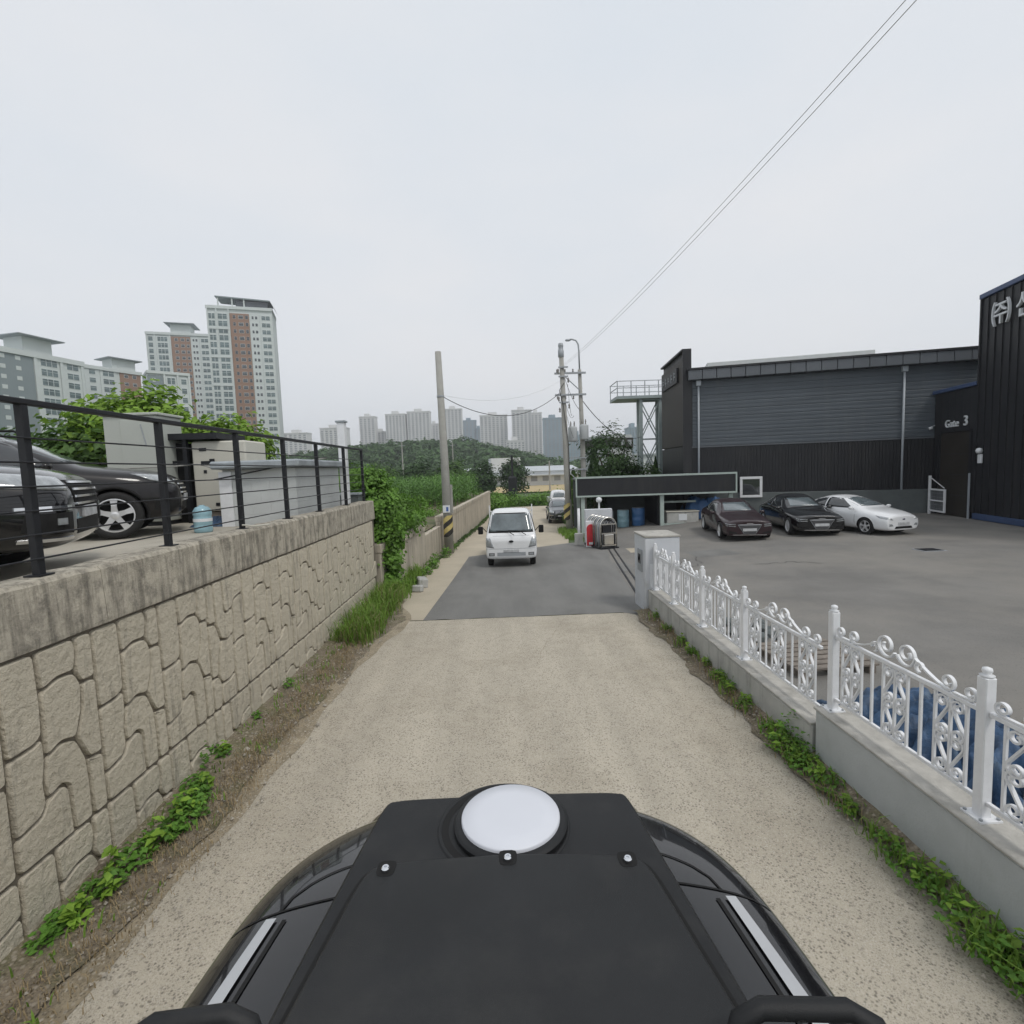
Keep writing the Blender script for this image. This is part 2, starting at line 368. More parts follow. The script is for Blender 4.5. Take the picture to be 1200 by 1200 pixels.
def fan(name, poly, zf, m, step=.8):
    """flat paved area from an outline, meshed so that it follows the slope"""
    bm = bmesh.new()
    vs = [bm.verts.new((x, y, 0)) for x, y in poly]; bm.faces.new(vs)
    ax = [p[0] for p in poly]; ay = [p[1] for p in poly]
    for lo, hi, k in ((min(ax), max(ax), 0), (min(ay), max(ay), 1)):
        c = lo+step
        while c < hi:
            co = [0, 0, 0]; co[k] = c; no = [0, 0, 0]; no[k] = 1
            bmesh.ops.bisect_plane(bm, geom=bm.verts[:]+bm.edges[:]+bm.faces[:], plane_co=co, plane_no=no); c += step
    for v in bm.verts: v.co.z = zf(v.co.x, v.co.y)
    bmesh.ops.recalc_face_normals(bm, faces=bm.faces[:])
    me = bpy.data.meshes.new(name); bm.to_mesh(me); bm.free()
    if me.polygons and me.polygons[0].normal.z < 0: me.flip_normals()
    return struct(put(name, me, m))
asp = [(-1.74, 10.42)]+[(-1.6+k*.16, 10.41+.05*math.sin(k*1.1)*math.sin(k*.37)+rnd.uniform(-.022, .022)) for k in range(26)]+[(2.5, 10.36), (2.66, 10.15), (2.82, 9.2), (2.93, 9.0), (3.0, 11.3), (3.3, 14.0), (3.75, 18), (4.35, 21.6), (4.1, 23.9), (3.0, 23.6), (.7, 21.9), (-.2, 21.05), (-1.42, 20.2), (-1.58, 15)]
fan('asphalt_road', asp, lambda x, y: (gz(y) if x < 3 else lotz(x, y))+.004, M['asphalt'])
lot = [(3.0, -4), (30, -4), (30, 31), (3.6, 31), (4.35, 21.6), (3.75, 18), (3.3, 14.0), (3.0, 11.3)]
fan('parking_lot', lot, lambda x, y: lotz(x, y)+.002, M['lot'], 1.1)
# far concrete road: left gutter strip beside the asphalt, then on past the van and off to the right
far = [(-2.02, 10.45), (-1.70, 10.43), (-1.54, 15), (-1.38, 20.2), (-.2, 21.02), (.7, 21.87), (3.0, 23.57), (3.3, 26), (3.35, 29.2), (4.0, 30.2), (6.2, 30.8), (6.5, 42), (30, 46), (30, 62), (1.2, 58), (-1.0, 54), (-1.05, 50), (-2.42, 21.5), (-2.75, 14), (-2.5, 12)]
fan('far_concrete_road', far, lambda x, y: gz(y)+.002, M['road_far'], 1.2)
# cracks and patches in the paving
def ground_line(name, parent, pts, w, m_, zf):
    vs = []; fs = []; n = len(pts)
    for i, (x, y) in enumerate(pts):
        x0, y0 = pts[max(0, i-1)]; x1, y1 = pts[min(n-1, i+1)]; L_ = math.hypot(x1-x0, y1-y0) or 1; nx, ny = -(y1-y0)/L_*w/2, (x1-x0)/L_*w/2
        k_ = rnd.uniform(.5, 1.4) if 0 < i < n-1 else .2
        for s in (-1, 1): X, Y = x+nx*s*k_, y+ny*s*k_; vs.append((X, Y, zf(X, Y)))
    for i in range(n-1): fs.append((2*i, 2*i+1, 2*i+3, 2*i+2))
    return MB().add(vs, fs).build(name, m_, parent)
def wander(a, b, n, amp):
    out = []; ox = oy = 0
    for i in range(n+1):
        ox += rnd.uniform(-amp, amp); oy += rnd.uniform(-amp, amp); f_ = math.sin(PI*i/n)
        out.append((lerp(a[0], b[0], i/n)+ox*f_, lerp(a[1], b[1], i/n)+oy*f_))
    return out
LOT = bpy.data.objects['parking_lot']; CRD = bpy.data.objects['concrete_road']; ASP = bpy.data.objects['asphalt_road']
for a, b, w in (((7.6, 15.3), (9.4, 14.7), .03), ((4.2, 13.8), (6.6, 17.4), .025)):
    ground_line('crack', LOT, wander(a, b, 24, .16), w, M['band_black'], lambda x, y: lotz(x, y)+.008)
for a, b, w in (((.4, 7.5), (1.2, 10.2), .004),):
    ground_line('crack', CRD, wander(a, b, 26, .03), w, M['soil'], lambda x, y: gz(y)+.003)
for (x0, x1, y0, y1, m_) in ((4.9, 6.3, 19.4, 20.6, 'road_far'), (3.6, 4.1, 15.5, 17.2, 'asphalt'), (6.6, 8.2, 17.2, 18.6, 'asphalt')):
    pts_ = [(lerp(x0, x1, u)+rnd.uniform(-.06, .06), lerp(y0, y1, v)+rnd.uniform(-.06, .06)) for u, v in ((0,0),(.3,0),(.7,0),(1,0),(1,.5),(1,1),(.6,1),(.3,1),(0,1),(0,.5))]
    MB().add([(x, y, lotz(x, y)+.006) for x, y in pts_], [tuple(range(len(pts_)))]).build('patch', M[m_], LOT)
# dark slot of the sliding-gate track, and the drain grate in the lot
mb = MB()
for a, b in (((4.30, 20.9), (3.14, 11.9)), ((4.52, 20.9), (3.36, 12.0))):
    for k in range(10):
        p = [lerp(a[0], b[0], k/10), lerp(a[1], b[1], k/10)]; q = [lerp(a[0], b[0], (k+1)/10), lerp(a[1], b[1], (k+1)/10)]
        mb.beam((p[0], p[1], lotz(*p)+.012), (q[0], q[1], lotz(*q)+.012), .05, .02)
t = thing('gate_track', 'dark steel gate track crossing the lot entrance to the white pillar', 'track')
mb.build('rail', M['rail_black'], t)
t = thing('drain_cover', 'small dark drain grate set in the parking lot asphalt', 'drain cover', (13.45, 15.8, lotz(13.45, 15.8)))
MB().box(-.36, .36, -.26, .26, -.02, .012).build('frame', M['galv'], t)
for k in range(7): MB().box(-.3+k*.09, -.25+k*.09, -.22, .22, .012, .022).build('bar', M['rail_black'], t)
# soil verges
def verge(name, lf, rf, ys_, zf):
    return strip(name, ys_, lf, rf, zf, M['soil'], n=8)
def jz(x, y, a): return a*(math.sin(x*9.3+y*3.1)*.5+math.sin(x*23+y*17)*.3+math.sin(y*7.7-x*5)*.4)
yv = [-3+i*.15 for i in range(int(17/.15))]
verge('soil_verge_left', lambda y: -3.22 if y < 12.7 else W2X(y)-.05, lambda y: (road_l(y)+.14 if y < 10.45 else interp(y, [(10.45, -2.16), (12, -2.5), (14, -2.75)]))+.05*math.sin(y*1.9)+.03*math.sin(y*6.1)+.02*math.sin(y*17),
      yv, lambda x, y: gz(y)+.008+max(0, -2.55-x)*.12+jz(x, y, .012)*sstep(-2.3, -2.6, x))
strip('gravel_shoulder_left', yv, lambda y: -3.0 if y < 10 else -2.9, lambda y: (road_l(y)+.30 if y < 10.45 else interp(y, [(10.45, -2.0), (12, -2.42), (14, -2.7)]))+.05*math.sin(y*1.3+1)+.03*math.sin(y*4.7), lambda x, y: gz(y)+.004, M['shoulder'], n=6)
verge('soil_verge_right', lambda y: road_r(y)-.06-.04*math.sin(y*2.9)-.03*math.sin(y*7.3)-.02*math.sin(y*19), lambda y: 2.99,
      [-3+i*.15 for i in range(int(13.6/.15))], lambda x, y: .008+max(0, x-2.66)*.35*sstep(8, 4, y)+max(0, x-2.8)*.2+jz(x, y, .01))

# ================================================================== left retaining wall
wall = thing('retaining_wall', 'tall beige retaining wall of moulded stone pattern with stained concrete coping', 'wall', (-3.2, 0, 0))
Y0, Y1 = .9, 12.72
MB().box(-.30, -.028, Y0, Y1, -.5, 1.885).build('wall', M['joint'], wall)
# coping in cast lengths
cy = [Y0, 4.06, 7.2, 10.0, Y1]
for a, b in zip(cy, cy[1:]):
    v = MB(); n = 14
    prof = [(-.27, 1.90), (.012, 1.90), (.016, 1.93), (.012, 2.33), (-.012, 2.36), (-.25, 2.365), (-.27, 2.35)]
    vs = []; fs = []
    for k in range(n+1):
        y = lerp(a+.004, b-.004, k/n)
        for (px, pz) in prof:
            j = .006*math.sin(y*11+pz*7)+.005*math.sin(y*27+pz*3)
            vs.append((px+(j if px > -.1 else 0), y, pz+(j*.8 if pz > 2.2 else 0)))
    m_ = len(prof)
    for k in range(n):
        for i in range(m_): fs.append((k*m_+i, k*m_+(i+1) % m_, (k+1)*m_+(i+1) % m_, (k+1)*m_+i))
    fs += [tuple(range(m_)), tuple(n*m_+i for i in range(m_))]
    v.add(vs, fs).build('coping', M['coping'], wall)
PANEL = [
 [(0,0),(.27,0),(.28,.35),(.27,.58),(.2,.62),(0,.63)],
 [(.27,0),(.59,0),(.60,.12),(.57,.25),(.42,.24),(.28,.29)],
 [(.59,0),(.755,0),(.755,.36),(.62,.36),(.57,.25),(.60,.12)],
 [(.28,.29),(.42,.24),(.57,.25),(.62,.36),(.60,.55),(.53,.74),(.40,.70),(.27,.75),(.28,.45)],
 [(.62,.36),(.755,.36),(.755,.96),(.62,.95),(.53,.74),(.60,.55)],
 [(0,.63),(.2,.62),(.27,.58),(.27,.75),(.24,.9),(.25,1.04),(.20,1.12),(0,1.16)],
 [(.27,.75),(.40,.70),(.53,.74),(.60,.92),(.61,1.1),(.61,1.40),(.45,1.40),(.44,1.36),(.43,1.04),(.37,1.0),(.25,1.04),(.24,.9)],
 [(.62,.95),(.755,.96),(.755,1.40),(.61,1.40),(.61,1.1),(.60,.92)],
 [(0,1.16),(.20,1.12),(.25,1.04),(.37,1.0),(.43,1.04),(.44,1.36),(.45,1.40),(0,1.40)]]
def inset(poly, d):
    n = len(poly); A = sum(poly[i][0]*poly[(i+1)%n][1]-poly[(i+1)%n][0]*poly[i][1] for i in range(n))
    s = 1 if A > 0 else -1; out = []
    for i in range(n):
        p0, p, p1 = Vector(poly[i-1]), Vector(poly[i]), Vector(poly[(i+1)%n])
        e0 = (p-p0).normalized(); e1 = (p1-p).normalized()
        n0 = Vector((-e0.y, e0.x))*s; n1 = Vector((-e1.y, e1.x))*s
        b = n0+n1; L = b.length
        b = n0 if L < 1e-3 else b/L
        k = d/max(.5, b.dot(n0)); out.append((p.x+b.x*k, p.y+b.y*k))
    return out
def chaikin(poly, r=.25):
    out = []; n = len(poly)
    for i in range(n):
        a, b = poly[i], poly[(i+1)%n]
        out += [(lerp(a[0], b[0], r), lerp(a[1], b[1], r)), (lerp(a[0], b[0], 1-r), lerp(a[1], b[1], 1-r))]
    return out
def round_corners(poly, c=.03):
    out = []; n = len(poly)
    for i in range(n):
        p0, p, p1 = Vector(poly[i-1]), Vector(poly[i]), Vector(poly[(i+1) % n])
        a = min(c, (p0-p).length*.38); b = min(c, (p1-p).length*.38)
        q0 = p+(p0-p).normalized()*a; q1 = p+(p1-p).normalized()*b; mid_ = (q0+q1)*.25+p*.5
        out += [tuple(q0), tuple(mid_), tuple(q1)]
    return out
def stone_mesh(poly):
    p = round_corners(inset(poly, .0135)); n = len(p)
    q = inset(p, .007)
    cx = sum(u for u, v in q)/n; cv = sum(v for u, v in q)/n
    vs = [(-.032, u, -v) for u, v in p]+[(-.006, u, -v) for u, v in p]+[(.006, u, -v) for u, v in q]
    fs = []
    for r in (0, 1):
        for i in range(n): fs.append((r*n+i, r*n+(i+1)%n, (r+1)*n+(i+1)%n, (r+1)*n+i))
    fs.append(tuple(2*n+i for i in range(n)))
    me = MB().add(vs, fs).mesh('stone', True); me.set_sharp_from_angle(angle=rad(50)); me.materials.append(M['stone']); return me
PW, PH = .755, 1.405
rotp = [[(PW-u, 1.40-v) for u, v in P_] for P_ in PANEL]
stA = [stone_mesh(p) for p in PANEL]; stB = [stone_mesh(p) for p in rotp]
k = 0; y = 3.155-3*PW
while y < Y1-.06:
    B_ = (k % 4 == 2); st = stB if B_ else stA; src = rotp if B_ else PANEL
    for row in (0, 1):
        for me, P_ in zip(st, src):
            if y+max(u for u, v in P_) > Y1+.02: continue
            ztop = 1.882-row*PH-min(v for u, v in P_)
            if ztop < .06: continue
            put('stone', me, None, wall, loc=(rnd.uniform(-.004, .004), y, 1.882-row*PH))
    k += 1; y += PW

# ------------------------------------------------------------------ upper lot behind the wall
LZ = 2.15
t = MB().box(-40, -3.46, -4, 13.2, 1.2, LZ).build('upper_lot', M['slab']); struct(t)
# railing
rl = thing('railing', 'black steel railing with thin horizontal rods on top of the retaining wall', 'railing', (-3.33, 0, 2.36))
py_ = [2.28, 3.68, 5.11, 6.56, 7.95, 9.35, 10.95, 12.35]
for y in py_:
    o = MB().box(-.028, .028, y-.028, y+.028, 0, 1.21).build('post', M['rail_black'], rl, bevel=.004)
    MB().box(-.06, .06, y-.06, y+.06, 0, .012).build('base_plate', M['rail_black'], o)
MB().box(-.034, .034, 1.2, 12.40, 1.21, 1.25).build('top_rail', M['rail_black'], rl, bevel=.005)
for k, h in enumerate((.13, .30, .47, .64, .81, .98)):
    MB().tube([(.036, 1.2, h), (.036, 4.0, h-.004), (.036, 8, h+.003), (.036, 12.4, h)], .0075, 6).build('rod', M['rail_black'], rl, smooth=True)
# white plastic post near the wall corner
t = thing('marker_post', 'slim white square post beside the end of the black railing', 'post', (-3.62, 11.9, LZ))
MB().box(-.085, .085, -.085, .085, 0, 2.05).build('post', M['white_fence'], t, bevel=.01)
MB().box(-.11, .11, -.11, .11, 2.05, 2.09).build('cap', M['slab_roof'], t)

# ------------------------------------------------------------------ old low wall along the far left side
w2 = thing('low_wall', 'long weathered low concrete wall running past the striped utility pole', 'wall')
def w2pt(y): return Vector((W2X(y), y, gz(y)))
def wall_seg(name, ya, yb, zt0, zt1, th, zb=-.5, parent=w2, m='wall2', off=0.):
    a, b = w2pt(ya), w2pt(yb); d = (b-a); d.z = 0; d.normalize(); nrm = Vector((-d.y, d.x, 0))
    vs = []
    for p, z in ((a, zt0), (b, zt1)):
        for s in (off, th):
            q = p+nrm*s
            vs += [(q.x, q.y, p.z+zb), (q.x, q.y, z)]
    return MB().add(vs, [(0,1,3,2),(4,6,7,5),(0,4,5,1),(2,3,7,6),(1,5,7,3),(0,2,6,4)]).build(name, M[m], parent, bevel=.012)
ye = [12.75, 13.6, 14.5, 15.4, 16.3, 17.2, 18.3, 19.4, 20.5, 21.6, 24, 27, 30, 33, 36, 40, 45, 50]
def w2top(y): return interp(y, [(12.7, 1.02), (17.3, .93), (17.35, .93), (50, .78)])
for a, b in zip(ye, ye[1:]):
    dz = -.18 if 18.3 <= a < 21 else 0
    wall_seg('panel', a+.012, b-.012, w2top(a)+dz, w2top(b)+dz, .22)
for a, b in ((12.75, 18.28), (21.62, 30), (30.02, 40), (40.02, 50)):
    wall_seg('coping', a, b, w2top(a)+.22, w2top(b)+.22, .25, zb=0, off=-.03).location = (0, 0, 0)
for o in [c for c in w2.children if c.name.startswith('coping')]:
    for v in o.data.vertices:
        if v.co.z < .6: v.co.z = w2top(v.co.y)+.003

# ================================================================== right fence on its low wall
FX = 3.05
fw = thing('low_fence_wall', 'low grey painted concrete wall with raised nearer half carrying the white fence', 'wall', (FX, 0, 0))
MB().box(-.10, .17, .3, 4.72, -.3, .585).build('wall', M['fence_wall'], fw, bevel=.012)
MB().box(-.115, .185, .3, 4.735, .588, .612).build('coping', M['fence_cap'], fw, bevel=.006)
blk = [4.76, 6.0, 7.25, 8.5, 9.6, 10.36]
for a, b in zip(blk, blk[1:]):
    MB().box(-.11, .17, a+.006, b-.006, -.3, .40).build('block', M['fence_block'], fw, bevel=.015)
    MB().box(-.12, .18, a+.003, b-.003, .403, .432).build('coping', M['fence_cap'], fw, bevel=.008)

def euler_s(ta, tb, n=34, k=1.0):
    """flat scroll: curvature grows from the middle to both ends; ta, tb = turning angle of each end; k = length ratio"""
    sa = 1.0; pts = []
    half = []
    for side, ang, Ln in ((1, tb, 1.0), (-1, ta, k)):
        x = y_ = 0.; h = [(0, 0)]
        m = n//2*4
        for i in range(m):
            s = (i+.5)/m; th = ang*s**2.2
            x += math.cos(th)*Ln/m; y_ += math.sin(th)*Ln/m
            if (i+1) % 4 == 0: h.append((x*side, y_*side))
        half.append(h)
    pts = half[1][::-1]+half[0][1:]
    return pts
def fit(pts, u0, u1, v0, v1):
    a = min(p[0] for p in pts); b = max(p[0] for p in pts); c = min(p[1] for p in pts); d = max(p[1] for p in pts)
    return [(lerp(u0, u1, (p[0]-a)/(b-a)), lerp(v0, v1, (p[1]-c)/(d-c))) for p in pts]
def rot2(pts, q): return [(x*math.cos(q)-y_*math.sin(q), x*math.sin(q)+y_*math.cos(q)) for x, y_ in pts]
def s_scroll(R_=.051, cz_=.100):
    be = math.asin(R_/cz_); a0 = PI+be; top = [(0, 0)]
    L_ = math.sqrt(cz_**2-R_**2); top += [(-math.sin(be)*L_*k/3, math.cos(be)*L_*k/3) for k in (1, 2)]
    n = 22
    for i in range(n+1):
        q = a0-rad(470)*i/n; r = lerp(R_, .014, (i/n)**1.15); top.append((r*math.cos(q), cz_+r*math.sin(q)))
    return [(-u, -v) for u, v in top[:0:-1]]+top
S1 = s_scroll()
fnF = lambda u, v, t_: (t_, u, v)
def ribmesh(pts, th=.013, wd_=.026):
    me = MB().ribbon(pts, th, wd_, fnF).mesh('scroll', True); me.set_sharp_from_angle(angle=rad(40)); me.materials.append(M['white_fence']); return me
me_S = ribmesh(S1); me_Sm = ribmesh([(-u, v) for u, v in S1])
def spiral(c, r0, r1, a0, a1, n=22):
    return [(c[0]+lerp(r0, r1, i/n)*math.cos(lerp(a0, a1, i/n)), c[1]+lerp(r0, r1, i/n)*math.sin(lerp(a0, a1, i/n))) for i in range(n+1)]
def crown(P):
    """half crown to the right of the panel's middle: a big coil, a long sweep, two small end curls"""
    out = [spiral((.105, .125), .026, .100, rad(40), rad(40-560), 34)]
    sw = spiral((.235, .075), .018, .046, rad(-40), rad(-40+300), 18)
    n_ = 12; p0 = (.150, .160); x1 = P*.315
    sw2 = [(lerp(.185, x1, i/n_), .112*(1-i/n_)**1.4+.010) for i in range(n_+1)]
    sw2 += spiral((x1, .066), .056, .022, rad(-90), rad(-90+440), 24)[1:]
    out += [sw, sw2, [(P*.345, .010)]+spiral((P*.43, .056), .047, .020, rad(-90), rad(-90+430), 24)]
    return out
P = 1.50
crowns = [ribmesh(c) for c in crown(P)]; crowns_m = [ribmesh([(-u, v) for u, v in c]) for c in crown(P)]
bar_me = None
def panel(fence, ya, yb, zb, h=.60):
    """fence panel from post to post: rails, eleven bars, three scroll cells, a crown of coils"""
    Pn = yb-ya; z0, z1 = zb+.10, zb+.10+h
    MB().box(-.014, .014, ya+.04, yb-.04, z0, z0+.028).build('rail', M['white_fence'], fence, bevel=.003)
    MB().box(-.016, .016, ya+.04, yb-.04, z1, z1+.032).build('rail', M['white_fence'], fence, bevel=.003)
    for k in range(1, 12):
        put('bar', bar_me, None, fence, loc=(0, ya+Pn*k/12, z0+.028))
    for c in (1, 2, 5, 6, 9, 10):
        for r in (0, 1):
            put('scroll', me_S if (c % 2) ^ r == 1 else me_Sm, None, fence, loc=(0, ya+Pn*(c+.5)/12, z0+.028+(h-.028)*(.27+.46*r)), scale=(1, Pn/12/.125, h/.60))
    for me in crowns: put('crown_scroll', me, None, fence, loc=(0, (ya+yb)/2, z1+.032), scale=(1, Pn/P, 1))
    for me in crowns_m: put('crown_scroll', me, None, fence, loc=(0, (ya+yb)/2, z1+.032), scale=(1, Pn/P, 1))
b_ = MB().box(-.009, .009, -.009, .009, 0, .575); bar_me = b_.mesh('bar'); bar_me.materials.append(M['white_fence'])
def fpost(fence, y, z, h):
    o = MB().box(-.036, .036, y-.036, y+.036, z, z+h).build('post', M['white_fence'], fence, bevel=.006)
    MB().lathe([(.036, 0), (.042, .012), (.02, .02), (.03, .04), (.026, .058), (.0, .068)], 12, (0, y, z+h)).build('finial', M['white_fence'], o, smooth=True)
    MB().box(-.075, .075, y-.075, y+.075, z, z+.012).build('base_plate', M['white_fence'], o)
    for sx in (-1, 1):
        for sy in (-1, 1): MB().lathe([(.011, 0), (.011, .012), (0, .014)], 6, (sx*.058, y+sy*.058, z+.012)).build('bolt', M['galv'], o)
f1 = thing('ornamental_fence', 'white scrollwork metal fence on the raised nearer stretch of low wall', 'fence', (FX+.03, 0, 0))
for y in (1.45, 3.14, 4.66): fpost(f1, y, .612, .95)
panel(f1, 1.45, 3.14, .612); panel(f1, 3.14, 4.66, .612)
f2 = thing('ornamental_fence', 'white scrollwork metal fence on the lower farther stretch of wall, ending at the white pillar', 'fence', (FX+.03, 0, 0))
ps = [4.80, 6.45, 7.84, 9.2, 10.30]
for y in ps[1:]: fpost(f2, y, .432, .90)
for a, b in zip(ps, ps[1:]): panel(f2, a, b, .432)

# white gate pillar box at the end of the fence
t = thing('gate_pillar', 'square white rendered pillar box at the end of the white fence', 'pillar', (3.25, 10.80, 0))
MB().box(-.36, .36, -.42, .42, -.3, 1.50).build('body', M['box_white'], t, bevel=.015)
MB().box(-.375, .375, -.435, .435, 1.50, 1.545).build('cap', M['fence_cap'], t, bevel=.01)
o = MB().box(-.385, -.361, -.22, .10, .75, 1.22).build('meter_hatch', M['galv'], t, bevel=.006)
MB().box(-.392, -.386, -.15, .03, .92, 1.12).build('window', M['glass'], o)
MB().box(-.26, .20, -.435, -.421, .35, .95).build('panel', M['sign_white'], t)

# ================================================================== vehicles
def sec(w, zb, zs, zt, wr, tuck=.97):
    return [(0, zb), (w*.82, zb), (w*.965, zb+.09), (w, lerp(zb, zs, .55)), (w*tuck, zs), (wr, zt-(.10 if zt > 1.2 else .055)), (wr*.66, zt-(.025 if zt > 1.2 else .01)), (0, zt)]
def loft(stations, sub=2, smooth=True, cuts=None, body_mat=None):
    """stations (x, half section) -> smooth closed body; cuts = [(x, z, r, y0, y1)] wheel-arch cylinders"""
    v = []; f = []
    m = 14
    for x, s in stations:
        ring = [(x, -y, z) for y, z in s] + [(x, y, z) for y, z in s[-2:0:-1]]
        v += ring
    for i in range(len(stations)-1):
        for k in range(m): f.append((i*m+k, i*m+(k+1) % m, (i+1)*m+(k+1) % m, (i+1)*m+k))
    n = len(stations)
    for b, s in ((0, 1), ((n-1)*m, -1)):       # end caps as quads across the section
        for k in range(7):
            a0, a1 = b+k, b+k+1; c0, c1 = b+(m-k) % m, b+(m-k-1) % m
            q = [a0, a1, c1, c0]; q = [j for i_, j in enumerate(q) if j not in q[:i_]]
            if len(q) > 2: f.append(tuple(q))
    me = MB().add(v, f).mesh('loft', True)
    tmp = bpy.data.objects.new('tmp', me); COL.objects.link(tmp)
    me.materials.append(body_mat); me.materials.append(M['black_cut'])
    sm = tmp.modifiers.new('s', 'SUBSURF'); sm.levels = sub; sm.render_levels = sub
    cut = None
    if cuts:
        cb = MB()
        for (x, z, r, y0, y1) in cuts:
            cb.lathe([(r, y0), (r, y1)], 28, (x, 0, z), axis='y')
        cme = cb.mesh('cut'); cme.materials.append(M['black_cut'])
        cut = bpy.data.objects.new('cut', cme); COL.objects.link(cut)
        bo = tmp.modifiers.new('b', 'BOOLEAN'); bo.operation = 'DIFFERENCE'; bo.object = cut; bo.solver = 'EXACT'; bo.material_mode = 'TRANSFER'
    dg = bpy.context.evaluated_depsgraph_get(); dg.update()
    ev = tmp.evaluated_get(dg)
    out = bpy.data.meshes.new_from_object(ev, depsgraph=dg)
    bpy.data.objects.remove(tmp)
    if cut: bpy.data.objects.remove(cut)
    out.set_sharp_from_angle(angle=rad(45))
    bvh = BVHTree.FromPolygons([p.co.copy() for p in out.vertices], [tuple(p.vertices) for p in out.polygons])
    return out, bvh
def decal(bvh, corners, d, nu=8, nv=5, off=.004, th=.0):
    """patch bounded by 4 corners, laid onto the body along direction d, standing 'off' proud of it"""
    d = Vector(d).normalized(); a, b, c, e = [Vector(p) for p in corners]
    vs = []; fs = []
    for j in range(nv+1):
        for i in range(nu+1):
            p = a.lerp(b, i/nu).lerp(e.lerp(c, i/nu), j/nv)
            hit = bvh.ray_cast(p-d*6, d); cen = (a+b+c+e)/4; kk = 0
            while hit[0] is None and kk < 12: kk += 1; hit = bvh.ray_cast(p.lerp(cen, kk/12)-d*6, d)
            q = hit[0] if hit[0] is not None else p
            vs.append(q-d*off)
    w = nu+1
    for j in range(nv):
        for i in range(nu): fs.append((j*w+i, j*w+i+1, (j+1)*w+i+1, (j+1)*w+i))
    n0 = len(vs)
    # give the patch an edge that goes back into the body
    rim = [i for i in range(w)]+[j*w+nu for j in range(1, nv+1)]+[nv*w+i for i in range(nu-1, -1, -1)]+[j*w for j in range(nv-1, 0, -1)]
    for i in rim: vs.append(vs[i]+d*(off+.02))
    for k in range(len(rim)):
        k2 = (k+1) % len(rim); fs.append((rim[k], rim[k2], n0+k2, n0+k))
    return MB().add(vs, fs)
def wheel_meshes(r, w, spokes=5, rimr=None):
    rimr = rimr or r*.71
    tyre = MB().lathe([(rimr*.97, -w*.42), (rimr*1.03, -w*.5), (r*.93, -w*.5), (r*.985, -w*.36), (r, 0), (r*.985, w*.36), (r*.93, w*.5), (rimr*1.03, w*.5), (rimr*.97, w*.42)], 30, axis='y', cap=False).mesh('tyre', True)
    rim = MB(); o_ = -w*.44                     # outer face at -y
    rim.lathe([(rimr, o_), (rimr*.93, o_-.004), (rimr*.90, o_+.03), (rimr*.90, w*.3), (rimr*.97, w*.42)], 30, axis='y', cap=False)
    for k in range(spokes):
        q = 2*PI*k/spokes+PI/2; dx, dz = math.cos(q), math.sin(q); nx, nz = -dz, dx
        vs = []
        for rr, hw, yy_ in ((rimr*.14, rimr*.17, o_+.012), (rimr*.55, rimr*.13, o_+.004), (rimr*.93, rimr*.18, o_+.012)):
            for s in (-1, 1):
                for dy in (0, .03): vs.append((dx*rr+nx*hw*s, yy_+dy, dz*rr+nz*hw*s))
        rim.add(vs, [(0,1,3,2),(8,10,11,9),(0,2,6,4),(4,6,10,8),(1,5,7,3),(5,9,11,7),(0,4,5,1),(4,8,9,5),(2,3,7,6),(6,7,11,10)])
    rim.lathe([(rimr*.22, o_+.03), (rimr*.22, o_+.004), (rimr*.10, o_-.004), (0, o_-.004)], 14, axis='y')
    rm = rim.mesh('rim', False)
    disc = MB().lathe([(rimr*.88, .0), (rimr*.88, .02), (0, .02)], 20, axis='y').mesh('brake_disc')
    tyre.materials.append(M['rubber']); rm.materials.append(M['alloy']); disc.materials.append(M['black_cut'])
    return tyre, rm, disc
WH = {}
def add_wheels(root, xs_, ty, r, w, key=('w', 5)):
    k = (round(r, 3), round(w, 3), key[1])
    if k not in WH: WH[k] = wheel_meshes(r, w, key[1])
    ty_, rm, dc = WH[k]
    for x in xs_:
        for s in (-1, 1):
            o = put('wheel', ty_, None, root, loc=(x, s*ty, r), rot=(0, 0, 0 if s < 0 else PI))
            put('rim', rm, None, o); put('brake_disc', dc, None, o)
def mirror_part(root, y, x, z, m):
    for s in (-1, 1):
        me = MB().lathe([(0, -.09), (.055, -.085), (.078, -.04), (.08, .03), (.06, .085), (0, .09)], 12, axis='y')
        o = me.build('mirror', m, root, smooth=True, loc=(x, s*(y+.10), z), scale=(.75, 1, .8))
        MB().box(-.03, .02, -.12*s if s > 0 else 0, 0 if s > 0 else .12, -.06, -.03).build('mirror_arm', M['black_cut'], o)
SIDE = lambda s: (0, -s, 0)        # looking direction onto the side s
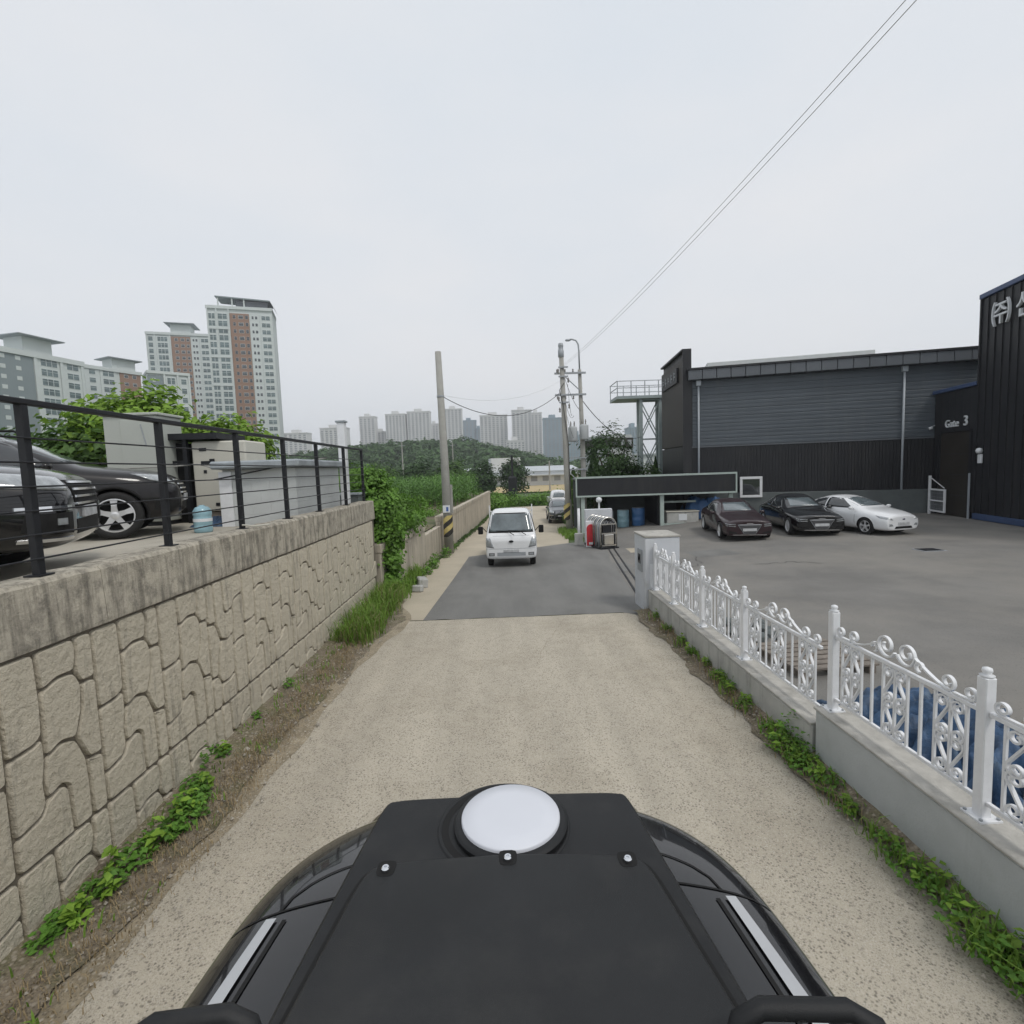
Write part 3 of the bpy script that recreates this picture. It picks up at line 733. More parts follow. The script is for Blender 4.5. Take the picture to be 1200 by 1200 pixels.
def sedan(name, label, paint, loc, rz, style='lux', group=None):
    root = thing(name, label, 'car', loc, rz, group)
    if style == 'lux':
        T = [(2.50,.80,.25,.68,.79,.64),(2.48,.83,.20,.71,.815,.66),(2.32,.89,.17,.75,.865,.68),(2.0,.945,.17,.80,.92,.71),(1.4,.96,.18,.86,.99,.74),(1.04,.96,.18,.89,1.02,.75),(.96,.96,.18,.90,1.045,.745),
             (-.08,.96,.18,.91,1.49,.66),(-.5,.96,.18,.92,1.55,.67),(-1.05,.96,.18,.93,1.52,.65),(-1.85,.955,.18,.98,1.12,.66),(-2.2,.91,.20,.96,1.05,.68),(-2.42,.82,.28,.86,1.00,.60),(-2.48,.74,.34,.74,.92,.50)]
        wb, R_, L_ = (1.62, -1.40), .345, .25
    else:
        T = [(2.26,.70,.25,.63,.73,.54),(2.24,.74,.20,.66,.76,.56),(2.06,.82,.17,.72,.845,.60),(1.75,.875,.18,.79,.93,.66),(1.35,.885,.18,.84,.99,.68),(1.18,.89,.18,.87,1.02,.69),(1.10,.89,.18,.88,1.05,.69),
             (.08,.89,.18,.92,1.44,.60),(-.4,.89,.18,.94,1.48,.61),(-.95,.89,.18,.96,1.44,.59),(-1.7,.885,.18,1.0,1.13,.60),(-2.0,.84,.20,.97,1.07,.62),(-2.2,.75,.28,.86,1.0,.54),(-2.26,.66,.34,.74,.9,.44)]
        wb, R_, L_ = (1.40, -1.30), .32, .21
    st = [(x, sec(w, zb, zs, zt, wr)) for x, w, zb, zs, zt, wr in T]
    Wd = max(t_[1] for t_ in T)
    cuts = [(x, R_, R_+.045, s*(Wd-.30), s*(Wd+.3)) for x in wb for s in (-1, 1)]
    me, bvh = loft(st, 2, cuts=cuts, body_mat=paint)
    put('body', me, None, root)
    add_wheels(root, wb, Wd-.125, R_, L_, ('w', 10 if style == 'lux' else 5))
    gl = M['glass_lt']
    f_ = -1 if style == 'lux' else -1
    k = 1.0 if style == 'lux' else .93
    decal(bvh, [(3,-.66*k,1.075),(3,.66*k,1.075),(3,.53*k,1.395*.99),(3,-.53*k,1.395*.99)], (-1,0,0), 10, 6, .006).build('windscreen', gl, root, smooth=True)
    decal(bvh, [(-3,-.58*k,1.14),(-3,.58*k,1.14),(-3,.5*k,1.37),(-3,-.5*k,1.37)], (1,0,0), 8, 5, .006).build('rear_window', M['glass'], root, smooth=True)
    dx = .08 if style == 'lux' else .22
    for s in (-1, 1):
        decal(bvh, [(.55+dx,s*3,.985),(-.50,s*3,.995),(-.50,s*3,1.375),(-.02+dx*.5,s*3,1.345)], SIDE(s), 8, 5, .006).build('window', M['glass'], root, smooth=True)
        decal(bvh, [(-.56,s*3,.995),(-1.50+dx,s*3,1.05),(-1.12,s*3,1.32),(-.56,s*3,1.375)], SIDE(s), 8, 5, .006).build('window', M['glass'], root, smooth=True)
        for x in (.95, -.53, -1.25 if style == 'lux' else -1.15):
            decal(bvh, [(x,s*3,.32 if x > -1.2 else .75),(x-.012,s*3,.32 if x > -1.2 else .75),(x-.012,s*3,.95),(x,s*3,.95)], SIDE(s), 1, 6, .0015).build('door_gap', M['black_cut'], root)
        for x in (-.28, -1.05):
            decal(bvh, [(x,s*3,.80),(x-.2,s*3,.81),(x-.2,s*3,.84),(x,s*3,.83)], SIDE(s), 4, 1, .025).build('door_handle', paint, root)
        if style == 'lux':
            for z in (.645, .575):
                decal(bvh, [(3,s*.52,z+.005),(3,s*.86,z+.035),(3,s*.86,z+.055),(3,s*.52,z+.03)], (-1,0,0), 8, 2, .008).build('headlight', M['lamp'], root)
            decal(bvh, [(3,s*.45,.30),(3,s*.78,.33),(3,s*.76,.42),(3,s*.50,.36)], (-1,0,0), 6, 2, .004).build('intake', M['black_cut'], root)
        else:
            decal(bvh, [(2.2,s*.44,.60),(1.95,s*.80,.68),(1.85,s*.84,.77),(2.15,s*.52,.70)], (-1,-s*.8,0), 6, 4, .008).build('headlight', M['lamp'], root, smooth=True)
            decal(bvh, [(3,s*.48,.38),(3,s*.66,.36),(3,s*.66,.46),(3,s*.54,.46)], (-1,0,0), 4, 3, .006).build('fog_lamp', M['lamp'], root)
        decal(bvh, [(-3,s*.40,.72),(-3,s*.72,.72),(-3,s*.70,.88),(-3,s*.40,.84)], (1,0,0), 5, 3, .006).build('tail_light', M['red'], root)
    if style == 'lux':
        o = decal(bvh, [(3,-.22,.29),(3,.22,.29),(3,.45,.66),(3,-.45,.66)], (-1,0,0), 8, 6, .010).build('grille', M['galv'], root, smooth=True)
        decal(bvh, [(3,-.20,.305),(3,.20,.305),(3,.425,.645),(3,-.425,.645)], (-1,0,0), 8, 6, .016).build('mesh', M['grille'], o)
        decal(bvh, [(3,-.14,.69),(3,.14,.69),(3,.10,.715),(3,-.10,.715)], (-1,0,0), 4, 1, .012).build('badge', M['chrome'], root)
        decal(bvh, [(3,-.62,.24),(3,.62,.24),(3,.64,.265),(3,-.64,.265)], (-1,0,0), 10, 1, .006).build('bumper_trim', M['chrome'], root)
    else:
        decal(bvh, [(3,-.42,.27),(3,.42,.27),(3,.36,.36),(3,-.36,.36)], (-1,0,0), 8, 3, .005).build('grille', M['black_cut'], root)
        decal(bvh, [(3,-.06,.60),(3,.06,.60),(3,.06,.65),(3,-.06,.65)], (-1,0,0), 2, 2, .006).build('badge', M['chrome'], root)
    MB().box(T[0][0]-.02, T[0][0]+.02, -.26, .26, .40, .51).build('number_plate', M['plate'], root, bevel=.005)
    mirror_part(root, Wd-.06, .62+dx, 1.0, paint)
    return root
sx, sy = 10.55, 22.0
sedan('sedan', 'dark wine black sedan with open silver grille, leftmost in the parking lot row', M['purple_black'], (10.06, 22.18, lotz(10.0, 21.5)), rad(-100), 'lux', 'cars in the parking lot row')
sedan('sedan', 'glossy black sedan between the wine black sedan and the white car', M['black_gloss'], (12.79, 21.98, lotz(12.6, 21.3)), rad(-100), 'lux', 'cars in the parking lot row')
sedan('sedan', 'white compact sedan, rightmost of the row in the parking lot', M['white_paint'], (14.6, 21.1, lotz(14.6, 21)), rad(-78), 'compact', 'cars in the parking lot row')

def suv(name, label, paint, loc, rz, style=0, scale=1.0, front_only=False):
    root = thing(name, label, 'car', loc, rz); root.scale = (scale,)*3
    T = [(2.32,.62,.40,.68,.80,.46),(2.27,.76,.30,.74,.92,.60),(2.14,.86,.25,.84,1.00,.66),(1.80,.92,.24,.92,1.06,.72),(1.30,.93,.24,.97,1.11,.74),(1.02,.935,.24,1.0,1.15,.75),(.95,.935,.24,1.0,1.17,.745),
         (.18,.935,.24,1.04,1.60,.62),(-.3,.935,.24,1.05,1.68,.64),(-1.2,.935,.24,1.07,1.67,.63),(-1.85,.93,.24,1.08,1.58,.60),(-2.18,.90,.27,1.05,1.16,.66),(-2.30,.82,.34,.95,1.05,.60),(-2.34,.74,.42,.85,.95,.52)]
    if style == 1:   # rounder nose
        T[0] = (2.28,.52,.40,.64,.76,.36); T[1] = (2.22,.68,.32,.72,.88,.50); T[2] = (2.05,.82,.26,.84,1.0,.62)
    wb, R_, Wd = (1.42, -1.28), .365, .935
    st = [(x, sec(w, zb, zs, zt, wr)) for x, w, zb, zs, zt, wr in T]
    cuts = [(x, R_, R_+.055, s*(Wd-.32), s*(Wd+.3)) for x in wb for s in (-1, 1)]
    me, bvh = loft(st, 2, cuts=cuts, body_mat=paint); put('body', me, None, root)
    add_wheels(root, wb, Wd-.13, R_, .24, ('w', 5))
    for x in wb:                          # arch lips
        for s in (-1, 1):
            pts = [(x+(R_+.055)*math.cos(q), R_+(R_+.055)*math.sin(q)) for q in [rad(-12+204*i/18) for i in range(19)]]
            v = []
            for (px, pz) in pts:
                h = bvh.ray_cast(Vector((px+(px-x)*.1, s*3, pz+(pz-R_)*.1)), Vector((0, -s, 0)))
                yy_ = h[0].y if h[0] is not None and abs(h[0].y) > Wd-.2 else s*(Wd-.05)
                v.append((px, yy_+s*.006, pz))
            MB().tube(v, .022, 6).build('arch_trim', M['black_cut'] if style == 1 else paint, root, smooth=True)
    decal(bvh, [(3,-.64,1.19),(3,.64,1.19),(3,.55,1.56),(3,-.55,1.56)], (-1,0,0), 10, 6, .006).build('windscreen', M['glass_lt'], root, smooth=True)
    decal(bvh, [(-3,-.58,1.18),(-3,.58,1.18),(-3,.5,1.52),(-3,-.5,1.52)], (1,0,0), 8, 5, .006).build('rear_window', M['glass'], root, smooth=True)
    for s in (-1, 1):
        decal(bvh, [(.75,s*3,1.10),(-.42,s*3,1.11),(-.42,s*3,1.57),(.16,s*3,1.52)], SIDE(s), 8, 5, .006).build('window', M['glass'], root, smooth=True)
        decal(bvh, [(-.48,s*3,1.11),(-1.25,s*3,1.13),(-1.25,s*3,1.55),(-.48,s*3,1.57)], SIDE(s), 8, 5, .006).build('window', M['glass'], root, smooth=True)
        decal(bvh, [(-1.31,s*3,1.13),(-1.80,s*3,1.20),(-1.72,s*3,1.48),(-1.31,s*3,1.55)], SIDE(s), 8, 5, .006).build('window', M['glass'], root, smooth=True)
        for x in (.96, -.45):
            decal(bvh, [(x,s*3,.35),(x-.012,s*3,.35),(x-.012,s*3,1.06),(x,s*3,1.06)], SIDE(s), 1, 6, .0015).build('door_gap', M['black_cut'], root)
        for x in (-.2, -1.0):
            decal(bvh, [(x,s*3,.90),(x-.2,s*3,.91),(x-.2,s*3,.945),(x,s*3,.935)], SIDE(s), 4, 1, .025).build('door_handle', M['chrome'] if style == 0 else paint, root)
        d = Vector((-1, -s*.9, 0))
        if style == 0:
            decal(bvh, [(2.28,s*.56,.80),(1.86,s*.92,.84),(1.86,s*.92,.99),(2.28,s*.60,.93)], d, 8, 4, .010).build('headlight', M['lamp'], root, smooth=True)
            decal(bvh, [(2.30,s*.58,.62),(2.0,s*.90,.62),(2.0,s*.90,.665),(2.30,s*.58,.665)], d, 6, 1, .014).build('bumper_trim', M['chrome'], root)
            decal(bvh, [(2.30,s*.56,.40),(2.02,s*.88,.44),(2.04,s*.86,.60),(2.30,s*.56,.60)], d, 6, 3, .006).build('intake', M['black_cut'], root)
            decal(bvh, [(2.25,s*.66,.49),(2.19,s*.73,.49),(2.19,s*.73,.55),(2.25,s*.66,.55)], d, 4, 3, .018).build('fog_lamp', M['lamp'], root)
            decal(bvh, [(2.30,s*.52,.335),(2.0,s*.88,.345),(2.0,s*.88,.375),(2.30,s*.52,.365)], d, 6, 1, .014).build('skid_trim', M['chrome'], root)
        else:
            decal(bvh, [(2.20,s*.56,.80),(1.92,s*.84,.88),(1.80,s*.92,.99),(2.12,s*.62,.97)], d, 8, 5, .012).build('headlight', M['lamp'], root, smooth=True)
            decal(bvh, [(2.26,s*.56,.42),(1.96,s*.88,.42),(1.96,s*.88,.56),(2.26,s*.56,.56)], d, 6, 3, .008).build('bumper_guard', M['black_cut'], root)
        decal(bvh, [(-3,s*.55,.90),(-3,s*.82,.90),(-3,s*.80,1.15),(-3,s*.60,1.15)], (1,0,0), 5, 3, .006).build('tail_light', M['red'], root)
        MB().tube([(-1.6, s*.57, 1.66), (-1.5, s*.58, 1.72), (0, s*.58, 1.74), (.1, s*.57, 1.68)], .02, 6).build('roof_rail', M['black_cut'], root, smooth=True)
    o = decal(bvh, [(3,-.44,.62),(3,.44,.62),(3,.52,.90),(3,-.52,.90)], (-1,0,0), 8, 4, .008).build('grille', M['black_cut'], root, smooth=True)
    for z in (.66, .73, .80, .87):
        decal(bvh, [(3,-.46,z),(3,.46,z),(3,.46,z+.022),(3,-.46,z+.022)], (-1,0,0), 8, 1, .022).build('chrome_bar', M['chrome'], o)
    decal(bvh, [(3,-.45,.38),(3,.45,.38),(3,.45,.52),(3,-.45,.52)], (-1,0,0), 8, 3, .005).build('lower_intake', M['black_cut'], root)
    MB().box(T[0][0]-.02, T[0][0]+.025, -.26, .26, .53, .64).build('number_plate', M['plate'], root, bevel=.005)
    mirror_part(root, Wd-.05, .72, 1.12, paint)
    return root
suv('suv', 'glossy black off-roader with chrome bumper trim, nearest behind the black railing', M['black_gloss'], (-4.33-2.32*.88, 5.42-2.32*.47, LZ), rad(28))
suv('suv', 'dark grey off-roader with silver five-spoke wheel beside the blue water jug', M['brown_black'], (-7.53, 7.94, LZ), rad(28), 1)
suv('suv', 'dark grey hatchback parked by the road behind the striped pole with crossarms', M['grey_paint'], (4.1, 37.3, gz(35)), rad(-92), 0, .94)

# ------------------------------------------------------------------ small white truck on the asphalt
def truck(label, loc, rz):
    root = thing('small_truck', label, 'truck', loc, rz)
    def s_(w, zb, zs, zt, wr): return [(0, zb), (w*.9, zb), (w*.985, zb+.06), (w, lerp(zb, zs, .5)), (w*.99, zs), (wr, zt-.05), (wr*.7, zt-.012), (0, zt)]
    T = [(.98,.80,.42,.70,.92,.72),(.955,.84,.33,.80,1.02,.79),(.90,.865,.30,1.0,1.12,.815),(.82,.87,.30,1.10,1.20,.80),(.78,.87,.30,1.12,1.24,.80),(.42,.87,.30,1.16,1.86,.70),(.32,.87,.30,1.16,1.93,.70),(-.1,.87,.30,1.16,1.97,.70),(-.55,.87,.30,1.16,1.95,.70),(-.62,.86,.34,1.14,1.90,.68),(-.64,.82,.4,1.1,1.8,.62)]
    st = [(x, s_(w, zb, zs, zt, wr)) for x, w, zb, zs, zt, wr in T]
    R_ = .30
    me, bvh = loft(st, 2, cuts=[(.28, R_, R_+.06, s*.52, s*1.2) for s in (-1, 1)], body_mat=M['white_paint'])
    put('cab', me, None, root)
    add_wheels(root, (.28, -2.1), .73, R_, .19, ('w', 5))
    o = decal(bvh, [(3,-.76,1.19),(3,.76,1.19),(3,.66,1.83),(3,-.66,1.83)], (-1,0,0), 12, 8, .006).build('windscreen', M['black_cut'], root, smooth=True)
    decal(bvh, [(3,-.72,1.225),(3,.72,1.225),(3,.625,1.795),(3,-.625,1.795)], (-1,0,0), 12, 8, .010).build('pane', M['glass_lt'], o, smooth=True)
    for s in (-1, 1):
        decal(bvh, [(.68,s*3,1.20),(-.45,s*3,1.20),(-.45,s*3,1.80),(.32,s*3,1.80)], SIDE(s), 8, 5, .006).build('window', M['glass'], root, smooth=True)
        decal(bvh, [(.72,s*3,.45),(.708,s*3,.45),(.708,s*3,1.15),(.72,s*3,1.15)], SIDE(s), 1, 6, .0015).build('door_gap', M['black_cut'], root)
        decal(bvh, [(3,s*.58,.70),(3,s*.84,.74),(3,s*.86,1.03),(3,s*.70,1.03)], (-1,0,0), 6, 6, .010).build('headlight', M['lamp'], root, smooth=True)
        o = decal(bvh, [(3,s*.57,.43),(3,s*.76,.43),(3,s*.76,.53),(3,s*.57,.53)], (-1,0,0), 4, 3, .006).build('fog_lamp', M['black_cut'], root)
        decal(bvh, [(3,s*.59,.445),(3,s*.74,.445),(3,s*.74,.515),(3,s*.59,.515)], (-1,0,0), 4, 3, .014).build('lens', M['lamp'], o)
        m_ = MB().box(-.05, .05, -.085, .085, -.13, .13).build('mirror', M['black_cut'], root, bevel=.03, seg=3, loc=(.72, s*1.03, 1.28))
        MB().tube([(0, 0, .1), (.0, -s*.10, .06), (0, -s*.2, -.05)], .014, 6).build('mirror_arm', M['black_cut'], m_)
        sx_ = -.05 if s < 0 else .35
        MB().tube([(1.03, sx_+.15, 1.13), (.86, sx_-.05, 1.235), (.80, sx_-.45, 1.26)], .013, 5).build('wiper', M['black_cut'], root)
    decal(bvh, [(3,-.80,.66),(3,.80,.66),(3,.80,.673),(3,-.80,.673)], (-1,0,0), 12, 1, .002).build('bumper_gap', M['galv'], root)
    decal(bvh, [(3,-.62,1.085),(3,.62,1.085),(3,.62,1.097),(3,-.62,1.097)], (-1,0,0), 12, 1, .002).build('panel_gap', M['galv'], root)
    decal(bvh, [(3,-.48,.42),(3,.48,.42),(3,.48,.54),(3,-.48,.54)], (-1,0,0), 8, 3, .004).build('grille', M['galv'], root)
    MB().lathe([(.0, .012), (.075, .012), (.08, 0)], 20, axis='x').build('badge', M['rail_black'], root, loc=(1.0, 0, .91), scale=(1, 1, .5))
    MB().box(.955, 1.0, -.26, .26, .545, .64).build('number_plate', M['plate'], root, bevel=.005)
    # load bed and rear guard frame
    bd = MB().box(-3.35, -.72, -.82, .82, .70, .78).build('bed', M['white_paint'], root)
    for s in (-1, 1): MB().box(-3.35, -.72, s*.82-.02, s*.82+.02, .78, 1.12).build('side_board', M['white_paint'], bd)
    MB().box(-3.37, -3.33, -.84, .84, .78, 1.12).build('tail_board', M['white_paint'], bd)
    g = MB()
    for a, b in (((-.76,-.78,.78),(-.76,-.78,2.03)), ((-.76,.78,.78),(-.76,.78,2.03)), ((-.76,-.78,1.5),(-.76,.78,1.5)), ((-.76,-.78,1.80),(-.76,.78,1.80))): g.beam(a, b, .04, .04, up=(1,0,0))
    g.build('guard_frame', M['white_paint'], root)
    MB().box(-3.2, .6, -.35, .35, .34, .56).build('chassis', M['black_cut'], root)
    return root
truck('small white cab-over truck driving toward the camera on the asphalt', (.26, 18.05, gz(17.6)), rad(-91.5))

# white pickup behind the parked hatchback
t = thing('pickup', 'white pickup truck half hidden behind the parked dark grey hatchback', 'truck', (5.3, 48.5, gz(46)), rad(-90))
T = [(1.0,.75,.45,.8,.95,.6),(.95,.85,.4,.95,1.1,.75),(.8,.88,.35,1.1,1.22,.78),(.4,.88,.35,1.15,1.9,.7),(-.5,.88,.35,1.15,1.95,.7),(-.6,.84,.4,1.1,1.85,.65)]
me, bvh = loft([(x, sec(w, zb, zs, zt, wr)) for x, w, zb, zs, zt, wr in T], 2, cuts=[(.2, .3, .36, s*.5, s*1.2) for s in (-1, 1)], body_mat=M['white_paint'])
put('cab', me, None, t); add_wheels(t, (.2, -2.0), .74, .30, .19)
decal(bvh, [(3,-.7,1.25),(3,.7,1.25),(3,.6,1.8),(3,-.6,1.8)], (-1,0,0), 8, 6, .006).build('windscreen', M['glass_lt'], t, smooth=True)
MB().box(-3.2, -.66, -.84, .84, .7, 1.15).build('bed', M['white_paint'], t)

# ================================================================== the survey car under the camera
car = thing('survey_car', 'black car under the camera, seen from above with its rounded roof end', 'car', (-.04, 0, 0))
prof = [(1.84, .44), (1.80, .52), (1.735, .64), (1.62, .725), (1.46, .775), (1.27, .80), (1.1, .815), (.9, .83), (.5, .84), (0, .84), (-1.5, .84), (-2.2, .76)]
vs = []; fs = []
# roof shell: rings of (lateral, z) per station; rounded shoulder then down the glass to the belt
def ring(y, w):
    e = sstep(1.35, 1.9, y)*.07
    half = [(0, 1.845-e), (w*.35, 1.842-e), (w*.62, 1.832-e), (w*.80, 1.812-e), (w*.90, 1.785-e), (w*.97, 1.735-e), (w, 1.66-e), (w*1.05, 1.35), (w*1.09, 1.0), (w*1.10, .7), (w*1.09, .42), (w*.98, .30)]
    return [(-x, y, z) for x, z in half[::-1]]+[(x, y, z) for x, z in half[1:]]
rings = [ring(y, w) for y, w in prof]
# front slope: extra rings going out and down
lowz = lambda z, b, k: z if z < .75 else min(z, b+(z-.7)*k)
rings = [[(x*1.45, 2.62, .32+(min(z, .9)-.3)*.5) for x, y, z in rings[0]], [(x*1.60, 2.55, lowz(z, .80, .08)) for x, y, z in rings[0]], [(x*1.55, 2.25, lowz(z, .95, .32)) for x, y, z in rings[0]], [(x*1.30, 2.0, lowz(z, 1.2, .45)) for x, y, z in rings[0]]]+rings
m_ = len(rings[0])
for r in rings: vs += r
for i in range(len(rings)-1):
    for k in range(m_-1): fs.append((i*m_+k, i*m_+k+1, (i+1)*m_+k+1, (i+1)*m_+k))
o = MB().add(vs, fs).build('body', M['black_gloss'], car, smooth=True)
if (.365, .24, 5) in WH:
    for wy in (1.75, -1.5):
        for s in (-1, 1):
            wo = put('wheel', WH[(.365, .24, 5)][0], None, car, loc=(s*.83, wy, .365), rot=(0, 0, -PI/2 if s < 0 else PI/2)); put('rim', WH[(.365, .24, 5)][1], None, wo)
s2 = o.modifiers.new('s', 'SUBSURF'); s2.levels = 2; s2.render_levels = 2
dgx = bpy.context.evaluated_depsgraph_get(); dgx.update()
mt = bpy.data.meshes.new_from_object(o.evaluated_get(dgx), depsgraph=dgx)
cbvh = BVHTree.FromPolygons([p.co.copy() for p in mt.vertices], [tuple(p.vertices) for p in mt.polygons])
def onroof(x, y, off=.003):
    h = cbvh.ray_cast(Vector((x, y, 4)), Vector((0, 0, -1))); return (h[0].z if h[0] is not None else 1.7)+off
def roof_strip(name, pts, wd0, m, off=.004, parent=car):
    """strip laid on the roof along pts (x,y); width wd0"""
    vs = []; fs = []; n = len(pts)
    for i, (x, y) in enumerate(pts):
        x0, y0 = pts[max(0, i-1)]; x1, y1 = pts[min(n-1, i+1)]; L_ = math.hypot(x1-x0, y1-y0); nx, ny = -(y1-y0)/L_, (x1-x0)/L_
        w_ = wd0 if not callable(wd0) else wd0(i/(n-1))
        for s in (-1, 0, 1):
            X, Y = x+nx*s*w_/2, y+ny*s*w_/2; vs.append((X, Y, onroof(X, Y, off)))
    for i in range(n-1):
        for k in range(2): fs.append((i*3+k, i*3+k+1, i*3+4+k, i*3+3+k))
    return MB().add(vs, fs).build(name, m, parent, smooth=True)
for s in (-1, 1):
    roof_strip('roof_moulding', [(s*lerp(.625, .75, k/8), lerp(1.30, .42, k/8)) for k in range(9)], lambda t_: .030+.026*t_, M['silver'], .006)
    roof_strip('roof_gutter', [(s*lerp(.585, .695, k/8), lerp(1.29, .42, k/8)) for k in range(9)], .012, M['black_cut'], .003)
    roof_strip('panel_gap', [(s*lerp(.44, .775, k/8), lerp(1.345, 1.30, k/8)) for k in range(9)], .007, M['black_cut'], .0025)
    roof_strip('panel_gap', [(s*lerp(.42, .56, k/8), 1.475-.05*(k/8)**2-.015*k/8) for k in range(9)]+[(s*.595, 1.37), (s*.61, 1.325)], .007, M['black_cut'], .0025)
    # roof-rack handle
    hx0, hx1 = s*.40-.01, s*.63
    yo = .035 if s < 0 else 0
    pts = [(hx0, .76+yo, 1.80), (hx0, .765+yo, 2.04), (hx0+s*.012, .77+yo, 2.075), (hx0+s*.05, .775+yo, 2.09), (hx1-s*.05, .765+yo, 2.09), (hx1-s*.012, .75+yo, 2.075), (hx1, .73+yo, 2.04), (hx1+s*.03, .60+yo, 1.76)]
    MB().tube(pts, .0165, 12).build('roof_rack_handle', M['black_matte'], car, smooth=True)
# equipment housing on the roof
hs = thing('equipment_housing', 'matte black equipment housing on the car roof with tapered front', 'housing', (-.02, 0, 0))
out = [(-.385, 1.51), (-.36, 1.545), (.36, 1.535), (.38, 1.50), (.415, 1.22), (.47, .80), (.50, .3), (-.50, .3), (-.475, .80), (-.425, 1.22)]
def shell(mb_, outline, rings_):
    n = len(outline); c = (0, .9)
    vs = []; fs = []
    for (sc_, z, dy) in rings_:
        for x, y in outline: vs.append((x*sc_[0], c[1]+(y-c[1])*sc_[1]+dy, z))
    for r in range(len(rings_)-1):
        for i in range(n): fs.append((r*n+i, r*n+(i+1) % n, (r+1)*n+(i+1) % n, (r+1)*n+i))
    fs.append(tuple((len(rings_)-1)*n+i for i in range(n)))
    return mb_.add(vs, fs)
co = chaikin(chaikin(out, .2), .25)
base = shell(MB(), co, [((1.06, 1.03), 1.66, 0), ((1.04, 1.02), 1.80, 0), ((1.0, 1.0), 1.955, 0), ((.985, .985), 1.978, 0), ((.965, .972), 1.985, 0)])
base.build('shell', M['black_matte'], hs, auto=35)
lid = [(-.365, 1.19), (-.335, 1.235), (0, 1.25), (.325, 1.225), (.355, 1.18), (.385, 1.0), (.425, .78), (.45, .3), (-.455, .3), (-.43, .78), (-.395, 1.0)]
lid = chaikin(chaikin(lid, .22), .25)
shell(MB(), [(x*1.042, .9+(y-.9)*1.042) for x, y in lid], [((1, 1), 1.98, 0), ((1, 1), 1.9885, 0)]).build('lid_gap', M['black_cut'], hs)
ld = shell(MB(), lid, [((1, 1), 1.975, 0), ((1, 1), 2.004, 0), ((.988, .989), 2.0115, 0), ((.972, .974), 2.0145, 0)]).build('lid', M['black_lid'], hs, auto=35)
for x, y in ((-.305, 1.205), (0, 1.222), (.30, 1.198)):
    b_ = MB().prism(round_corners([(x-.022, y-.018), (x+.022, y-.018), (x+.024, y+.032), (x-.024, y+.032)], .014), 2.0, 2.0150, lambda u, v, w: (u, v, w)).build('bolt_recess', M['black_cut'], hs)
    MB().lathe([(.0105, 0), (.0105, .006), (.008, .009), (.004, .009), (.004, .005), (0, .005)], 12, (x, y, 2.0165)).build('bolt', M['chrome'], b_)
dz = 1.985
MB().lathe([(.190, dz-.002), (.188, dz+.003), (.182, dz+.003), (.178, dz+.001)], 56, (-.01, 1.392, 0), cap=False).build('well_rim', M['black_matte'], hs, smooth=True)
MB().lathe([(.180, dz+.0008), (.158, dz+.0008)], 56, (-.01, 1.392, 0), cap=False).build('well', M['black_cut'], hs)
gp = thing('antenna', 'round white antenna disc on the black equipment housing', 'antenna', (-.01, 1.394, dz))
MB().lathe([(.163, .001), (.163, .012), (.158, .017), (.150, .019), (.145, .019)], 56).build('base_ring', M['black_matte'], gp, auto=40)
MB().lathe([(.141, .012), (.141, .026), (.138, .030), (.09, .033), (0, .034)], 56).build('disc', M['disc_white'], gp, auto=50)

# ================================================================== right side: warehouse, annex, canopy
def along(a, b):
    d = Vector((b[0]-a[0], b[1]-a[1], 0)); L = d.length; d.normalize(); return d, L
# ---- warehouse: front wall from A (left, far) to B (right, near)
A_, B_ = (10.66, 29.3), (24.3, 25.62)
wd_, wL = along(A_, B_); wn = Vector((wd_.y, -wd_.x, 0))       # towards the camera
wh = thing('warehouse', 'long dark warehouse with blue grey upper cladding behind the parked sedans', 'building', (A_[0], A_[1], 0), math.atan2(wd_.y, wd_.x))
# local frame: x along the wall, -y towards the camera, z up
MB().box(.02, wL, .06, 26, -.6, 8.12).build('core', M['clad_dark'], wh)
nb = 22
for k in range(nb):                       # lower dark sheets with standing ribs
    x0, x1 = wL*k/nb, wL*(k+1)/nb
    mb = MB().box(x0+.006, x1-.006, 0, .058, 1.25, 3.86)
    for r in (.25, .5, .75): mb.box(lerp(x0, x1, r)-.02, lerp(x0, x1, r)+.02, -.022, 0, 1.25, 3.86)
    mb.build('wall_sheet', M['clad_dark'], wh)
# upper horizontal sheets with a shallow step profile, two fields either side of the downpipe
for xa, xb in ((.30, 10.62), (10.66, wL)):
    rows = 9
    for r in range(rows):
        z0, z1 = lerp(3.95, 7.6, r/rows), lerp(3.95, 7.6, (r+1)/rows)
        v = []; f = []
        prof = [(.03, z0), (-.016, z0+.012), (-.016, z0+.12), (-.010, z0+.14), (-.010, z0+.22), (-.016, z0+.24), (-.016, z1-.05), (-.008, z1-.03), (-.008, z1-.002)]
        for xx in (xa, xb):
            for (dy, z) in prof: v.append((xx, dy, z))
        n = len(prof)
        for i in range(n-1): f.append((i, i+1, n+i+1, n+i))
        MB().add(v, f).build('wall_sheet', M['clad_grey'], wh)
MB().box(.05, wL, -.045, .05, 3.865, 3.94).build('flashing', M['eave'], wh)
MB().box(.0, .29, -.03, .055, -.3, 7.6).build('corner_trim', M['clad_dark'], wh, bevel=.01)
ne = 19
for k in range(ne):
    x0, x1 = .05+(wL-.05)*k/ne, .05+(wL-.05)*(k+1)/ne
    MB().box(x0+.012, x1-.012, -.42, .05, 7.62, 8.16).build('gutter_panel', M['eave'], wh, bevel=.02)
MB().box(.0, wL, -.47, .2, 8.165, 8.27).build('gutter_cap', M['clad_dark'], wh)
MB().add([(0, -.40, 8.22), (wL, -.40, 8.22), (wL, 13, 8.9), (0, 13, 8.9), (0, 26, 8.22), (wL, 26, 8.22)], [(0,1,2,3), (3,2,5,4)]).build('roof', M['eave'], wh)
